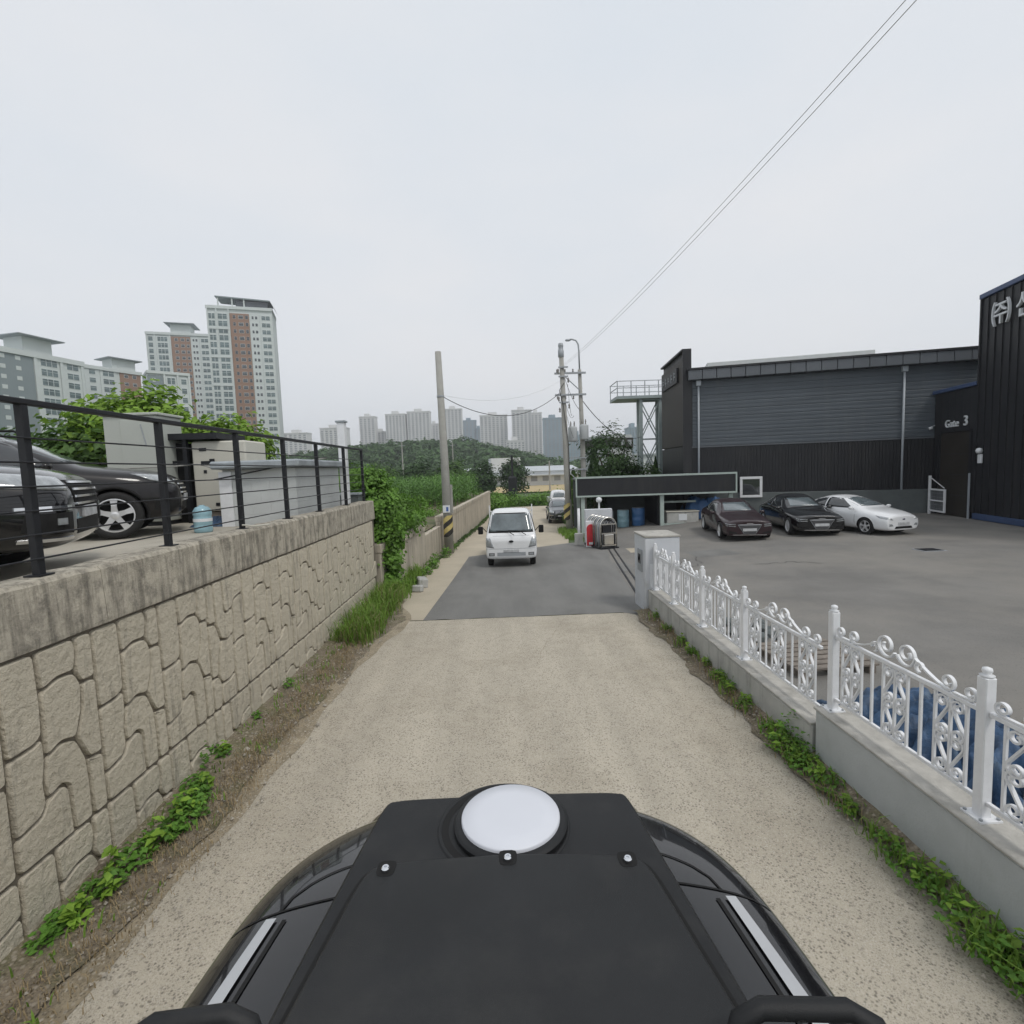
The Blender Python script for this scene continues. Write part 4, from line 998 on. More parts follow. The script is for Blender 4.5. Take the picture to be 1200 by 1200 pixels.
MB().box(2.0, 12.2, 7.4, 9.4, 8.3, 9.9).build('roof_monitor', M['roof_pale'], wh, bevel=.03)
for x in (.62, 10.64):
    d_ = MB().tube([(x, -.10, .5), (x, -.10, 7.30)], .055, 10).build('downpipe', M['pipe_grey'], wh, smooth=True)
    MB().box(x-.13, x+.13, -.22, -.03, 7.30, 7.60).build('hopper', M['pipe_grey'], d_, bevel=.02)
MB().box(.3, wL, -.16, .05, -.4, 1.24).build('plinth', M['plinth'], wh, bevel=.02)
o = thing('window_frame', 'small white framed window low on the dark warehouse wall beside the canopy', 'window', (A_[0], A_[1], 0), math.atan2(wd_.y, wd_.x))
lx = (Vector((13.33, 28.6, 0))-Vector((A_[0], A_[1], 0))).dot(wd_); 
for (x0, x1, z0, z1) in ((0, 1.16, 2.0, 2.14), (0, 1.16, .98, 1.12), (0, .14, 1.12, 2.0), (1.02, 1.16, 1.12, 2.0)):
    MB().box(lx+x0+.002, lx+x1-.002, -.26, -.17, z0+.002, z1-.002).build('frame', M['white_fence'], o, bevel=.01)
MB().box(lx+.14, lx+1.02, -.22, -.20, 1.12, 2.0).build('pane', M['glass'], o)
MB().box(lx+.1, lx+1.06, -.2, .0, 1.0, 2.05).build('reveal', M['clad_dark'], o)
# ---- tall sign wall on the near-left corner of the warehouse
sg = thing('sign_wall', 'tall brown black slanted sign wall on the left corner of the warehouse', 'sign wall')
a0, a1 = Vector((10.48, 29.25, 0)), Vector((11.0, 34.8, 0)); sd2 = (a1-a0).normalized(); sn = Vector((-sd2.y, sd2.x, 0))
if sn.x > 0: sn = -sn
nsh = 12
for k in range(nsh):
    p, q = a0.lerp(a1, k/nsh), a0.lerp(a1, (k+1)/nsh); c = (p+q)/2
    MB().obox(c-sn*.02+Vector((0, 0, 6.45)), (q-p)/2*.985, sn*.06, Vector((0, 0, 2.45))).build('sheet', M['clad_brown'], sg)
    MB().obox(c-sn*.02+Vector((0, 0, 1.75)), (q-p)/2*.985, sn*.05, Vector((0, 0, 2.2))).build('sheet', M['clad_dark'], sg)
MB().obox((a0+a1)/2-sn*.24+Vector((0, 0, 4.5)), (a1-a0)/2, sn*.14, Vector((0, 0, 4.85))).build('core', M['clad_dark'], sg)
MB().obox(a0-sd2*.05+Vector((0, 0, 4.6))-sn*.16, sd2*.03, sn*.24, Vector((0, 0, 4.8))).build('edge_trim', M['clad_dark'], sg)
MB().obox((a0+a1)/2+Vector((0, 0, 9.36))-sn*.16, (a1-a0)/2, sn*.26, Vector((0, 0, .05))).build('cap', M['rail_black'], sg)
bd = MB().obox(a0.lerp(a1, .55)+sn*.10+Vector((0, 0, 8.15)), (a1-a0)*.36, sn*.05, Vector((0, 0, .42))).build('sign_board', M['rail_black'], sg)
for k, hts in enumerate((.22, .26, .20, .25, .24)):
    c = a0.lerp(a1, .55+(.27-.135*k))+sn*.16+Vector((0, 0, 8.12))
    mb = MB().obox(c, sd2*.16, sn*.012, Vector((0, 0, .035)))
    mb.obox(c+sd2*.1+Vector((0, 0, .04)), sd2*.03, sn*.012, Vector((0, 0, hts)))
    mb.obox(c+Vector((0, 0, hts*.8)), sd2*.13, sn*.012, Vector((0, 0, .03)))
    mb.build('letter', M['galv'], bd)

# ---- annex building B on the right: facade line through C (far) .. D (near)
C_, D_ = (22.25, 26.05), (19.4, 14.5)
bd_, bL = along(C_, D_)
an = thing('annex_building', 'tall black standing seam building at the right edge with blue trim', 'building', (C_[0], C_[1], 0), math.atan2(bd_.y, bd_.x))
# local frame: x along the facade towards the camera, +y into the building?  facade faces local -y... (check sign)
sgn = 1 if (Matrix.Rotation(math.atan2(bd_.y, bd_.x), 3, 'Z') @ Vector((0, 1, 0))).x > 0 else -1
def Bx(x0, x1, y0, y1, z0, z1): return MB().box(x0, x1, min(sgn*y0, sgn*y1), max(sgn*y0, sgn*y1), z0, z1)
xc = 3.32                                   # corner between the low porch and the tall part
Bx(xc, bL, .06, 9, -.3, 9.75).build('core', M['clad_dark'], an)
Bx(.02, xc, .06, 3.0, -.3, 6.05).build('porch_core', M['clad_dark'], an)
x = xc; i = 0
while x < bL-.05:
    x2 = min(bL, x+.46)
    mb = Bx(x+.004, x2-.004, 0, .055, 6.16 if False else .30, 9.72); 
    b0 = Bx(x-.018, x+.018, -.045, 0, .30, 9.72); mb.add(b0.v, b0.f)
    mb.build('seam_panel', M['clad_dark'], an); x = x2; i += 1
x = .0
while x < xc-.05:
    x2 = min(xc, x+.55)
    for z0, z1 in ((4.12, 6.02),) if .30 < (x+x2)/2 < 2.95 else ((.3, 6.02),):
        Bx(x+.005, x2-.005, 0, .055, z0, z1).build('wall_panel', M['clad_dark'], an)
    x = x2
Bx(xc-.06, bL, -.10, .3, 9.74, 9.95).build('blue_coping', M['blue_trim'], an, bevel=.02)
Bx(-.1, xc-.07, -.10, .3, 6.04, 6.22).build('porch_coping', M['blue_trim'], an, bevel=.02)
Bx(xc-.02, bL, -.08, .05, .02, .285).build('blue_base', M['blue_trim'], an, bevel=.02)
Bx(xc-.05, xc+.03, -.06, .06, .29, 9.73).build('corner_trim', M['clad_dark'], an)
dr = Bx(.34, 2.90, .02, .05, .0, 4.05).build('door', M['clad_brown'], an)
for z in (1.0, 2.0, 3.0): Bx(.34, 2.90, .01, .02, z, z+.03).build('door_rib', M['clad_dark'], dr)
for (x0, x1, z0, z1) in ((.24, .34, 0, 4.05), (2.90, 3.0, 0, 4.05), (.24, 3.0, 4.052, 4.118)):
    Bx(x0, x1, -.03, .05, z0, z1).build('door_frame', M['rail_black'], an)
w_ = Bx(6.15, 7.6, -.03, .04, 4.55, 6.0).build('window', M['glass'], an)
for (x0, x1, z0, z1) in ((6.08, 7.65, 4.48, 4.55), (6.08, 7.65, 6.0, 6.07), (6.08, 6.15, 4.55, 6.0), (6.15, 7.6, 5.20, 5.26)):
    Bx(x0, x1, -.06, .04, z0+.001, z1-.001).build('frame', M['rail_black'], w_)
pg = thing('guard_pipe', 'thin pale upright pipe at the foot of the black annex corner', 'pipe', (C_[0], C_[1], 0), math.atan2(bd_.y, bd_.x))
Bx(3.05, 3.11, -.14, -.08, 0, 2.1).build('pipe', M['pipe_grey'], pg)
eb = thing('wall_lamp', 'small white wall lamp fixed beside the annex doorway', 'lamp', (C_[0], C_[1], 0), math.atan2(bd_.y, bd_.x))
Bx(3.62, 3.86, -.14, -.05, 2.55, 2.95).build('plate', M['sign_white'], eb, bevel=.02)
MB().lathe([(0, 0), (.1, .02), (.13, .12), (.1, .22), (0, .26)], 12, (3.74, sgn*-.14, 2.98)).build('dome', M['sign_white'], eb, smooth=True)
cc = thing('security_camera', 'small white security camera on the porch corner beside the gate lettering', 'camera', (C_[0], C_[1], 0), math.atan2(bd_.y, bd_.x))
MB().tube([(.02, sgn*-.12, 4.38), (.02, sgn*-.26, 4.34)], .07, 10).build('body', M['sign_white'], cc, smooth=True)
MB().beam((.02, 0, 4.5), (.02, sgn*-.2, 4.40), .04, .04).build('bracket', M['galv'], cc)
def text(name, s, size, origin, xdir, zdir, mat_, parent=None, depth=.04, sx=1.):
    cu = bpy.data.curves.new(name, 'FONT'); cu.body = s; cu.size = size; cu.extrude = depth/2; cu.resolution_u = 3; cu.space_character = 1.05
    tmp = bpy.data.objects.new('tmp', cu); COL.objects.link(tmp)
    dg = bpy.context.evaluated_depsgraph_get(); dg.update()
    me = bpy.data.meshes.new_from_object(tmp.evaluated_get(dg), depsgraph=dg); bpy.data.objects.remove(tmp)
    xd, zd = Vector(xdir).normalized(), Vector(zdir).normalized(); yd = xd.cross(zd)   # pointing into the wall
    mt_ = Matrix((xd*sx, zd, -yd)).transposed().to_4x4(); mt_.translation = Vector(origin)
    me.transform(mt_); me.materials.clear(); me.materials.append(mat_)
    o = put(name, me, None, parent); return o
fn = Vector((-abs(bd_.y), 0, 0)); outn = Vector((bd_.y, -bd_.x, 0)); outn = outn if outn.x < 0 else -outn
def onB(x, z, off=.06): return Vector((C_[0], C_[1], z))+bd_*x+outn*off
# reading direction on that wall as seen by the camera: towards the camera = rightwards
gt = thing('gate_sign', 'white raised Gate 3 lettering above the dark annex door', 'sign')
text('letter', 'Gate', .52, onB(1.00, 4.30), bd_, (0, 0, 1), M['sign_white'], gt, .06, 1.0)
text('letter', '3', .66, onB(2.42, 4.31), bd_, (0, 0, 1), M['sign_white'], gt, .06)
ks = thing('company_sign', 'large white raised Korean lettering high on the black annex wall', 'sign')
text('letter', '㈜', 1.10, onB(4.15, 8.40, .10), bd_, (0, 0, 1), M['sign_white'], ks, .10, 1.0)
text('letter', '신', 1.10, onB(5.55, 8.40, .10), bd_, (0, 0, 1), M['sign_white'], ks, .10, 1.0)

# white steel gate leaf in front of the annex door
t = thing('gate_leaf', 'white steel gate leaf with mesh standing by the annex doorway', 'gate', (21.80, 25.75, 0), math.atan2(bd_.y, bd_.x))
for (x0, x1, z0, z1) in ((0, .14, 0, 1.95), (1.30, 1.40, .15, 1.30), (.14, 1.30, 1.22, 1.30), (.14, 1.30, .15, .23), (.14, 1.30, .68, .74)):
    MB().box(x0+.001, x1-.001, -.04, .04, z0, z1).build('frame', M['white_fence'], t, bevel=.008)
MB().beam((.14, 0, 1.85), (1.30, 0, 1.36), .03, .03).build('stay', M['white_fence'], t)
for k in range(14): MB().box(.17+k*.083, .18+k*.083, -.008, .008, .23, 1.22).build('mesh_rod', M['galv'], t)
for k in range(5): MB().box(.14, 1.30, -.012, -.002, .32+k*.19, .33+k*.19).build('mesh_rod', M['galv'], t)

# ---- canopy with dark fascia
cn = thing('canopy', 'open shelter with long dark fascia edged in pale green beside the warehouse', 'shelter')
ca, cb = Vector((3.97, 27.6, 0)), Vector((12.45, 26.9, 0)); cdv = (cb-ca).normalized(); cnv = Vector((cdv.y, -cdv.x, 0))
def cp(s_, y_, z_): return ca+cdv*s_+cnv*(-y_)+Vector((0, 0, z_))
cL = (cb-ca).length
def cbox(s0, s1, y0, y1, z0, z1): return MB().obox(cp((s0+s1)/2, (y0+y1)/2, (z0+z1)/2), cdv*(s1-s0)/2, cnv*(y1-y0)/2, Vector((0, 0, (z1-z0)/2)))
cbox(.08, cL-.08, .03, .12, 1.45, 2.36).build('fascia', M['clad_dark'], cn)
for (s0, s1, z0, z1) in ((0, cL, 2.365, 2.46), (0, cL, 1.36, 1.445), (0, .075, 1.446, 2.364), (cL-.075, cL, 1.446, 2.364)):
    cbox(s0, s1, 0, .14, z0, z1).build('edge_trim', M['pale_green'], cn)
cbox(.05, cL-.05, .15, 4.2, 2.25, 2.33).build('roof', M['eave'], cn)
for s_ in (.38, 4.62, 8.25):
    for y_ in (.25, 3.9):
        cbox(s_-.10, s_+.10, y_-.08, y_+.08, -.75, 2.24 if y_ > 1 else 1.35).build('post', M['pale_green'], cn)
cbox(4.74, 8.12, .20, .30, -.34, -.20).build('sill', M['pale_green'], cn)
cbox(4.75, 6.6, .9, 1.0, .86, .96).build('shelf', M['pale_green'], cn)
cbox(.1, cL-.1, 4.15, 4.25, -.8, 2.2).build('back_wall', M['plinth'], cn)
cbox(4.45, 4.55, .5, 4.1, -.8, 2.2).build('partition', M['clad_dark'], cn)
def cz(s_, y_): p = cp(s_, y_, 0); return lotz(p.x, min(p.y, 30))
def drum(label, s_, y_, r, h, m_):
    p = cp(s_, y_, cz(s_, y_)); t_ = thing('drum', label, 'drum', p)
    MB().lathe([(r*.96, 0), (r, .02), (r, h*.32), (r*1.03, h*.34), (r, h*.36), (r, h*.64), (r*1.03, h*.66), (r, h*.68), (r, h*.97), (r*.95, h)], 18).build('body', m_, t_, smooth=True)
    MB().lathe([(r*.9, 0), (r*.9, .015), (0, .015)], 18, (0, 0, h)).build('lid', M['galv'], t_)
drum('grey blue drum under the canopy, leftmost of three', 1.9, 1.9, .33, 1.0, M['box_white'])
drum('pale blue drum under the canopy, middle of three', 2.75, 1.6, .33, .98, M['jug'])
drum('blue drum under the canopy, rightmost of three by the partition', 3.6, 1.6, .36, 1.0, M['blue_plastic'])
t = thing('crate', 'grey plastic crate with white label under the canopy', 'crate', cp(5.75, .75, -.22))
MB().obox((0, 0, .30), cdv*.85, cnv*.42, Vector((0, 0, .30))).build('body', M['fence_block'], t, bevel=.03)
MB().obox((0, 0, .63), cdv*.89, cnv*.46, Vector((0, 0, .028))).build('lid', M['cream'], t, bevel=.02)
MB().obox(cnv*.43+Vector((0, 0, .32)), cdv*.22, cnv*.012, Vector((0, 0, .17))).build('label', M['sign_white'], t)
# tarp-covered heap
def heap(name, label, c, sx_, sy_, sz_, m_, seed, n=30, rot=0., kindcat='tarp'):
    r_ = random.Random(seed); v = []; f = []
    ph = [r_.uniform(0, 6) for _ in range(8)]
    for j in range(n+1):
        for i in range(n+1):
            u, w = -1+2*i/n, -1+2*j/n
            e = 1-max(abs(u), abs(w))**4
            z = sz_*e*(.75+.25*math.sin(u*3+ph[0])*math.cos(w*2.6+ph[1]))+.13*sz_*abs(math.sin(u*6+w*4+ph[2]))*e+.12*sz_*abs(math.sin(w*9-u*5+ph[3]))*e+.05*sz_*math.sin(u*23+w*15+ph[6])*e
            x, y = u*sx_*(1+.06*math.sin(w*5+ph[4])), w*sy_*(1+.06*math.sin(u*6+ph[5]))
            if m_ is M['tarp']:
                nz = mnoise.noise((u*2.6+seed, w*2.6, 0)); nz2 = mnoise.noise((u*7+seed, w*7, 3))
                z = sz_*e*(.35+.65*abs(math.sin(nz*5.5))+.28*abs(nz2))
            v.append((x*math.cos(rot)-y*math.sin(rot), x*math.sin(rot)+y*math.cos(rot), max(.003, z)))
    for j in range(n):
        for i in range(n): f.append((j*(n+1)+i, j*(n+1)+i+1, (j+1)*(n+1)+i+1, (j+1)*(n+1)+i))
    o = MB().add(v, f).build(name, m_, None, smooth=True, loc=c); tag(o, label, kindcat); return o
p = cp(7.0, 2.0, -.1); heap('tarpaulin', 'dark blue tarpaulin over a heap under the canopy behind the wine black sedan', (p.x+.3, p.y, lotz(p.x, 28)), 1.15, .8, 1.35, M['blue_plastic'], 3)

# ---- folding gate, red board and posts at the lot entrance
fg = thing('folding_gate', 'collapsed stainless steel folding gate with arched frames at the lot entrance', 'gate', (4.32, 20.9, lotz(4.3, 20.9)), rad(15))
def arch(y, w=.36, h=1.32, r=.028):
    pts = [(-w, y, .08), (-w, y, h-w)]+[(-w*math.cos(q), y, h-w+w*math.sin(q)) for q in [PI*k/12 for k in range(1, 12)]]+[(w, y, h-w), (w, y, .08)]
    return MB().tube(pts, r, 8)
for k in range(9): arch(.02+k*.17, .36-.01*(k % 2), 1.30, .03).build('arch', M['stainless'] if k % 2 == 0 else M['galv'], fg, smooth=True)
for k in range(8): arch(.10+k*.17, .33, 1.22, .02).build('arch', M['rail_black'], fg, smooth=True)
for z in (.12, .62, 1.0): MB().box(-.33, .33, -.03, .03, z, z+.05).build('cross_bar', M['stainless'], fg)
MB().box(-.22, .22, -.05, .10, .17, .60).build('motor_cover', M['stainless'], fg, bevel=.02)
MB().box(-.40, .40, -.12, 1.55, .0, .07).build('carriage', M['rail_black'], fg)
MB().box(-.20, .20, .12, .2, .66, .98).build('panel', M['rail_black'], fg)
t = thing('red_board', 'red arched board on a white stand beside the folding gate', 'board', (3.72, 21.6, gz(21.6)))
pl = [(-.19, .10), (.19, .10), (.19, .82)]+[(.19*math.cos(q), .82+.19*math.sin(q)) for q in [PI*k/10 for k in range(1, 10)]]+[(-.19, .82)]
MB().prism(pl, -.02, .02, lambda u, v, w: (u, w, v)).build('panel', M['red'], t)
MB().box(-.11, .11, -.035, -.021, .14, .24).build('sticker', M['sign_white'], t)
MB().box(-.22, .22, .021, .10, 0, 1.15).build('stand', M['white_fence'], t, bevel=.02)
t = thing('gate_post', 'white gate post with camera dome behind the folding gate', 'post', (4.35, 23.3, lotz(4.3, 23.3)))
MB().box(-.62, .62, -.14, .14, 0, 1.55).build('panel', M['box_white'], t, bevel=.02)
MB().tube([(.05, 0, 1.55), (.05, 0, 1.85)], .04, 8).build('stem', M['sign_white'], t)
MB().lathe([(0, 0), (.11, .03), (.14, .12), (.11, .22), (0, .26)], 12, (.05, 0, 1.83)).build('dome', M['sign_white'], t, smooth=True)
t = thing('bollard', 'slim white pipe post left of the red board', 'post', (3.35, 22.6, gz(22.6)))
MB().tube([(0, 0, 0), (0, 0, 1.65)], .06, 10).build('pipe', M['white_fence'], t, smooth=True)
MB().box(-.20, .16, -.1, .1, 0, .55).build('block', M['fence_block'], t, bevel=.03)

# ---- steel platform tower behind the warehouse
tw = thing('platform_tower', 'grey green steel tower carrying a railed platform behind the sign wall', 'tower', (0, 40, 0))
lx0, lx1 = 10.95, 12.45
for x in (lx0, lx1):
    for y in (0, .7):
        MB().beam((x, y, -1.2), (x, y, 8.1), .30 if x == lx1 else .24, .24).build('leg', M['green_steel'], tw)
for y in (0, .7):
    for z0, z1 in ((-1, 2), (2, 5), (5, 8)):
        MB().beam((lx0, y, z0), (lx1, y, z1), .07, .07, up=(0, 1, 0)).build('brace', M['green_steel'], tw)
        MB().beam((lx1, y+.08, z0), (lx0, y+.08, z1), .07, .07, up=(0, 1, 0)).build('brace', M['green_steel'], tw)
        MB().beam((lx0, y, z1), (lx1, y, z1), .08, .10, up=(0, 1, 0)).build('brace', M['green_steel'], tw)
MB().box(9.05, 15.5, -.3, 2.3, 8.1, 8.32).build('platform', M['green_steel'], tw)
for k in range(7):
    x = 9.1+k*1.06
    for y in (-.25, 2.25): MB().box(x-.03, x+.03, y-.03, y+.03, 8.32, 9.45).build('rail_post', M['galv'], tw)
for z in (8.9, 9.42):
    for y in (-.25, 2.25): MB().box(9.05, 15.5, y-.025, y+.025, z, z+.05).build('rail', M['galv'], tw)
    MB().box(9.05, 9.10, -.22, 2.22, z, z+.05).build('rail', M['galv'], tw)

# ================================================================== poles and wires
def stripes(parent, r0, z0, z1, nb, mirror=1):
    """slanted yellow and black bands wrapped round the pole"""
    n = 24; h = (z1-z0)/nb
    for b in range(nb):
        for tone in (0, 1):
            v = []; f = []
            for k in range(n+1):
                q = 2*PI*k/n; sl = .5*abs(((k/n*2) % 2)-1)*h*2*mirror
                for zz in (0, .5):
                    z = min(z1, max(z0, z0+b*h+tone*h*.5+zz*h+sl-h*.5)); v.append((r0*math.cos(q), r0*math.sin(q), z))
            for k in range(n): f.append((2*k, 2*k+2, 2*k+3, 2*k+1))
            MB().add(v, f).build('band', M['yellow'] if tone else M['band_black'], parent, smooth=True)
ul = thing('utility_pole', 'tall bare concrete utility pole with striped band by the low wall', 'utility pole', (-2.33, 21.5, gz(21.5)))
MB().tube([(0, 0, -.3), (-.03, 0, 4), (-.10, 0, 8.35)], [.20, .165, .125], 16).build('pole', M['pole'], ul, smooth=True)
stripes(ul, .203, .72, 1.62, 2)
MB().lathe([(.150, 0), (.158, .01), (.158, .07), (.150, .08)], 16, (-.075, 0, 6.5)).build('clamp', M['galv'], ul)
MB().box(-.17, .13, -.215, -.195, 1.75, 2.05).build('number_sign', M['sign_white'], ul)
MB().box(-.03, .06, -.22, -.216, 1.80, 1.98).build('mark', M['sign_blue'], ul)
MB().box(.16, .24, -.04, .04, 1.7, 2.9).build('cable_guard', M['pole'], ul)
ur = thing('utility_pole', 'concrete utility pole with crossarms and striped base by the parked hatchback', 'utility pole', (3.62, 28.6, gz(28.6)))
MB().tube([(.10, 0, -.3), (0, 0, 4.5), (-.14, 0, 10.3)], [.20, .16, .12], 14).build('pole', M['pole'], ur, smooth=True)
MB().lathe([(.14, 0), (.16, .02), (.16, .35), (.13, .4), (.13, .55), (.15, .6), (.12, .75)], 10, (-.14, 0, 9.7)).build('cap', M['galv'], ur, smooth=True)
for z in (9.1, 8.6, 7.6, 7.2): MB().box(-.32, .2, -.20, -.12, z, z+.08).build('bracket', M['galv'], ur)
for z, x in ((9.0, -.34), (8.5, .2), (7.5, -.34), (7.1, .22), (6.9, -.3)): MB().lathe([(.035, 0), (.06, .05), (.035, .1), (.06, .15), (.03, .26)], 8, (x, -.18, z-.2)).build('insulator', M['porcelain'], ur)
MB().tube([(-.02, -.18, 8.3), (-.3, -.2, 7.9), (-.1, -.2, 7.0), (.12, -.19, 5.0), (.17, -.17, 1.9)], .022, 6).build('riser_cable', M['wire'], ur, smooth=True)
stripes(ur, .215, .75, 1.7, 2)
def crossarm(parent, z, x0, x1, y=0):
    a = MB().box(x0, x1, y-.05, y+.05, z, z+.10).build('crossarm', M['galv'], parent); return a
ut = thing('utility_pole', 'rear utility pole with grey transformer and curved street lamp arm', 'utility pole', (4.72, 29.5, gz(29.5)))
MB().tube([(0, 0, -.3), (-.02, 0, 5), (-.1, 0, 9.2)], [.17, .14, .10], 12).build('pole', M['pole'], ut, smooth=True)
lp = MB().tube([(-.1, 0, 9.2), (-.11, 0, 10.2), (-.14, 0, 10.6), (-.26, 0, 10.82), (-.5, 0, 10.9), (-.62, 0, 10.88)], .045, 8).build('lamp_arm', M['galv'], ut, smooth=True)
MB().lathe([(0, -.16), (.06, -.12), (.07, .05), (.04, .14), (0, .16)], 10, (-.72, 0, 10.85), axis='x').build('lamp_head', M['galv'], lp, smooth=True)
for z in (8.95, 7.75):
    a = crossarm(ut, z, -1.55, .22, -.15)
    for x in (-1.4, -.95, -.5):
        MB().lathe([(.03, 0), (.055, .05), (.03, .09), (.055, .13), (.03, .18)], 8, (x, -.15, z-.2 if z < 8 else z+.10)).build('insulator', M['porcelain'], a)
MB().beam((-1.1, -.15, 8.95), (-.1, -.15, 8.0), .05, .05).build('stay', M['galv'], ut)
for x, z, s_ in ((-.62, 5.55, 1), (.02, 5.65, .8)):
    tf = MB().lathe([(.24, 0), (.26, .05), (.26, .75), (.24, .82), (.1, .86)], 14, (x, -.32, z-.4)).build('transformer', M['trafo'], ut, smooth=True)
    for dx in (-.1, .1): MB().lathe([(.03, 0), (.045, .05), (.025, .1), (.045, .15), (.02, .3)], 8, (x+dx, -.32, z+.44)).build('bushing', M['porcelain'], tf)
for z in (4.2, 3.55): MB().box(-.95, .15, -.24, -.16, z, z+.07).build('bracket', M['galv'], ut)
MB().beam((-.92, -.2, 3.5), (-.92, -.2, 4.4), .06, .06).build('bracket_post', M['galv'], ut)
MB().beam((-.9, -.2, 3.5), (0, -.1, 2.5), .05, .05).build('stay', M['galv'], ut)
def wire(label, a, b, sag, r=.012, m_='wire', n=22):
    a, b = Vector(a), Vector(b); pts = []
    for i in range(n+1):
        s = i/n; p = a.lerp(b, s); p.z -= sag*4*s*(1-s); pts.append(p)
    o = MB().tube(pts, r, 5).build('cable', M[m_], None, smooth=True); tag(o, label, 'cable'); return o
wire('long pale overhead wire from the crossarm pole sweeping overhead to the right', (3.75, 29.3, 8.72), (5.62, -10, 8.9), .75, .0065, 'wire_pale')
wire('second overhead wire running just beside the pale one overhead', (3.62, 29.3, 8.72), (5.50, -10, 8.9), .75, .006, 'wire_pale')
wire('sagging cable from the bare pole to the crossarm pole', (-2.33, 21.5, 6.1), (3.35, 28.6, 7.1), 1.0, .016)
wire('thin slack wire above the sagging cable from the bare pole', (-2.30, 21.5, 6.15), (3.4, 28.6, 7.75), .55, .008, 'wire_pale')
wire('black service cable dropping from the transformer pole to the warehouse trees', (4.65, 29.5, 6.9), (11.0, 40, 5.2), .9, .022)
wire('drooping lead from the crossarm down to the transformer', (3.9, 29.3, 7.7), (4.1, 29.2, 5.9), .5, .010)

# ================================================================== foliage
def leaf_mesh(name, C, S, mat_, up=.35, aspect=.55, nrm=None, fold=.18):
    """C centres (n,3), S sizes (n) -> leaves: folded rhombs with random tilt"""
    n = len(C)
    d = npr.normal(size=(n, 3)); d /= np.linalg.norm(d, axis=1)[:, None]
    nn = npr.normal(size=(n, 3)); nn[:, 2] = np.abs(nn[:, 2])+up*2
    if nrm is not None: nn = nn*.6+nrm*1.4
    nn /= np.linalg.norm(nn, axis=1)[:, None]
    d -= nn*(d*nn).sum(1)[:, None]; d /= np.linalg.norm(d, axis=1)[:, None]+1e-9
    s = np.cross(nn, d)
    S = np.asarray(S)[:, None]
    p0 = C-d*S*.5; p2 = C+d*S*.5-nn*S*.12; p1 = C+s*S*aspect*.5+nn*S*fold*.5-d*S*.05; p3 = C-s*S*aspect*.5+nn*S*fold*.5-d*S*.05
    V = np.stack([p0, p1, p2, p3], 1).reshape(-1, 3)
    i = np.arange(n)*4
    F = np.stack([np.stack([i, i+1, i+2], 1), np.stack([i, i+2, i+3], 1)], 1).reshape(-1, 3)
    me = bpy.data.meshes.new(name); me.vertices.add(len(V)); me.vertices.foreach_set('co', V.ravel())
    me.loops.add(F.size); me.polygons.add(len(F)); me.loops.foreach_set('vertex_index', F.ravel())
    me.polygons.foreach_set('loop_start', np.arange(0, F.size, 3)); me.update(calc_edges=True)
    me.materials.append(mat_); return me
def crown_pts(c, r, nclump, per, cr, hollow=.55, flat=1.0):
    """leaf positions gathered into clumps through an uneven ellipsoid"""
    c = np.array(c); r = np.array(r)
    u = npr.normal(size=(nclump, 3)); u /= np.linalg.norm(u, axis=1)[:, None]
    rad_ = hollow+(1-hollow)*npr.random(nclump)**.6
    lump = 1+.16*np.sin(u[:, 0]*5+c[0])*np.cos(u[:, 1]*4+c[1])+.12*np.sin(u[:, 2]*7+c[0]*2)
    cc = c+u*r*(rad_*lump)[:, None]
    k = np.repeat(np.arange(nclump), per)
    p = cc[k]+npr.normal(size=(nclump*per, 3))*cr*np.array([1, 1, .7*flat])
    nr = np.repeat(u, per, axis=0)
    return p, nr
def tree(name, label, base, trunk_h, c, r, mat_, leaf, nclump=90, per=40, cr=.3, cat='tree', group=None, trunk_r=.1, limbs=5, sc=None):
    t_ = thing(name, label, cat, base, 0, group)
    b = Vector(base); cl = Vector(c)-b
    mb = MB().tube([(0, 0, -.2), (cl.x*.15, cl.y*.15, trunk_h*.5), (cl.x*.6, cl.y*.6, trunk_h), (cl.x, cl.y, cl.z+r[2]*.3)], [trunk_r, trunk_r*.8, trunk_r*.6, trunk_r*.15], 8)
    for k in range(limbs):
        q = k*2.4; mb.tube([(cl.x*.5, cl.y*.5, trunk_h*.85), (cl.x+math.cos(q)*r[0]*.35, cl.y+math.sin(q)*r[1]*.35, cl.z), (cl.x+math.cos(q)*r[0]*.7, cl.y+math.sin(q)*r[1]*.7, cl.z+r[2]*.3)], [trunk_r*.5, trunk_r*.3, trunk_r*.08], 5)
    mb.build('trunk', M['bark'], t_, smooth=True)
    P_, nr = crown_pts(tuple(cl), r, nclump, per, cr)
    put('crown', leaf_mesh('crown', P_, npr.uniform(.6, 1.3, len(P_))*leaf, mat_, nrm=nr), None, t_)
    return t_
# trees on the upper lot
tree('broadleaf_tree', 'bright green leafy tree behind the beige cabinet on the upper lot', (-8.9, 13.0, LZ), 1.2, (-9.1, 13.2, 4.05), (1.4, 1.1, 1.1), M['leaf_bright'], .22, 190, 36, .24)
tree('broadleaf_tree', 'low bright green tree right of the beige cabinet, in front of the towers', (-7.4, 14.0, LZ), 1.0, (-7.35, 14.0, 3.75), (1.05, .8, .8), M['leaf_bright'], .2, 140, 36, .22)
tree('broadleaf_tree', 'darker green shrub tree above the black cars on the upper lot', (-9.8, 12.2, LZ), .8, (-9.9, 12.3, 3.5), (2.0, 1.0, .95), M['leaf_mid'], .2, 120, 32, .26)
tree('shrub', 'low green shrub behind the white brick shed', (-4.6, 14.6, .8), .5, (-4.6, 14.6, 1.95), (1.3, 1.0, .75), M['leaf_vine'], .15, 80, 34, .2, 'shrub')
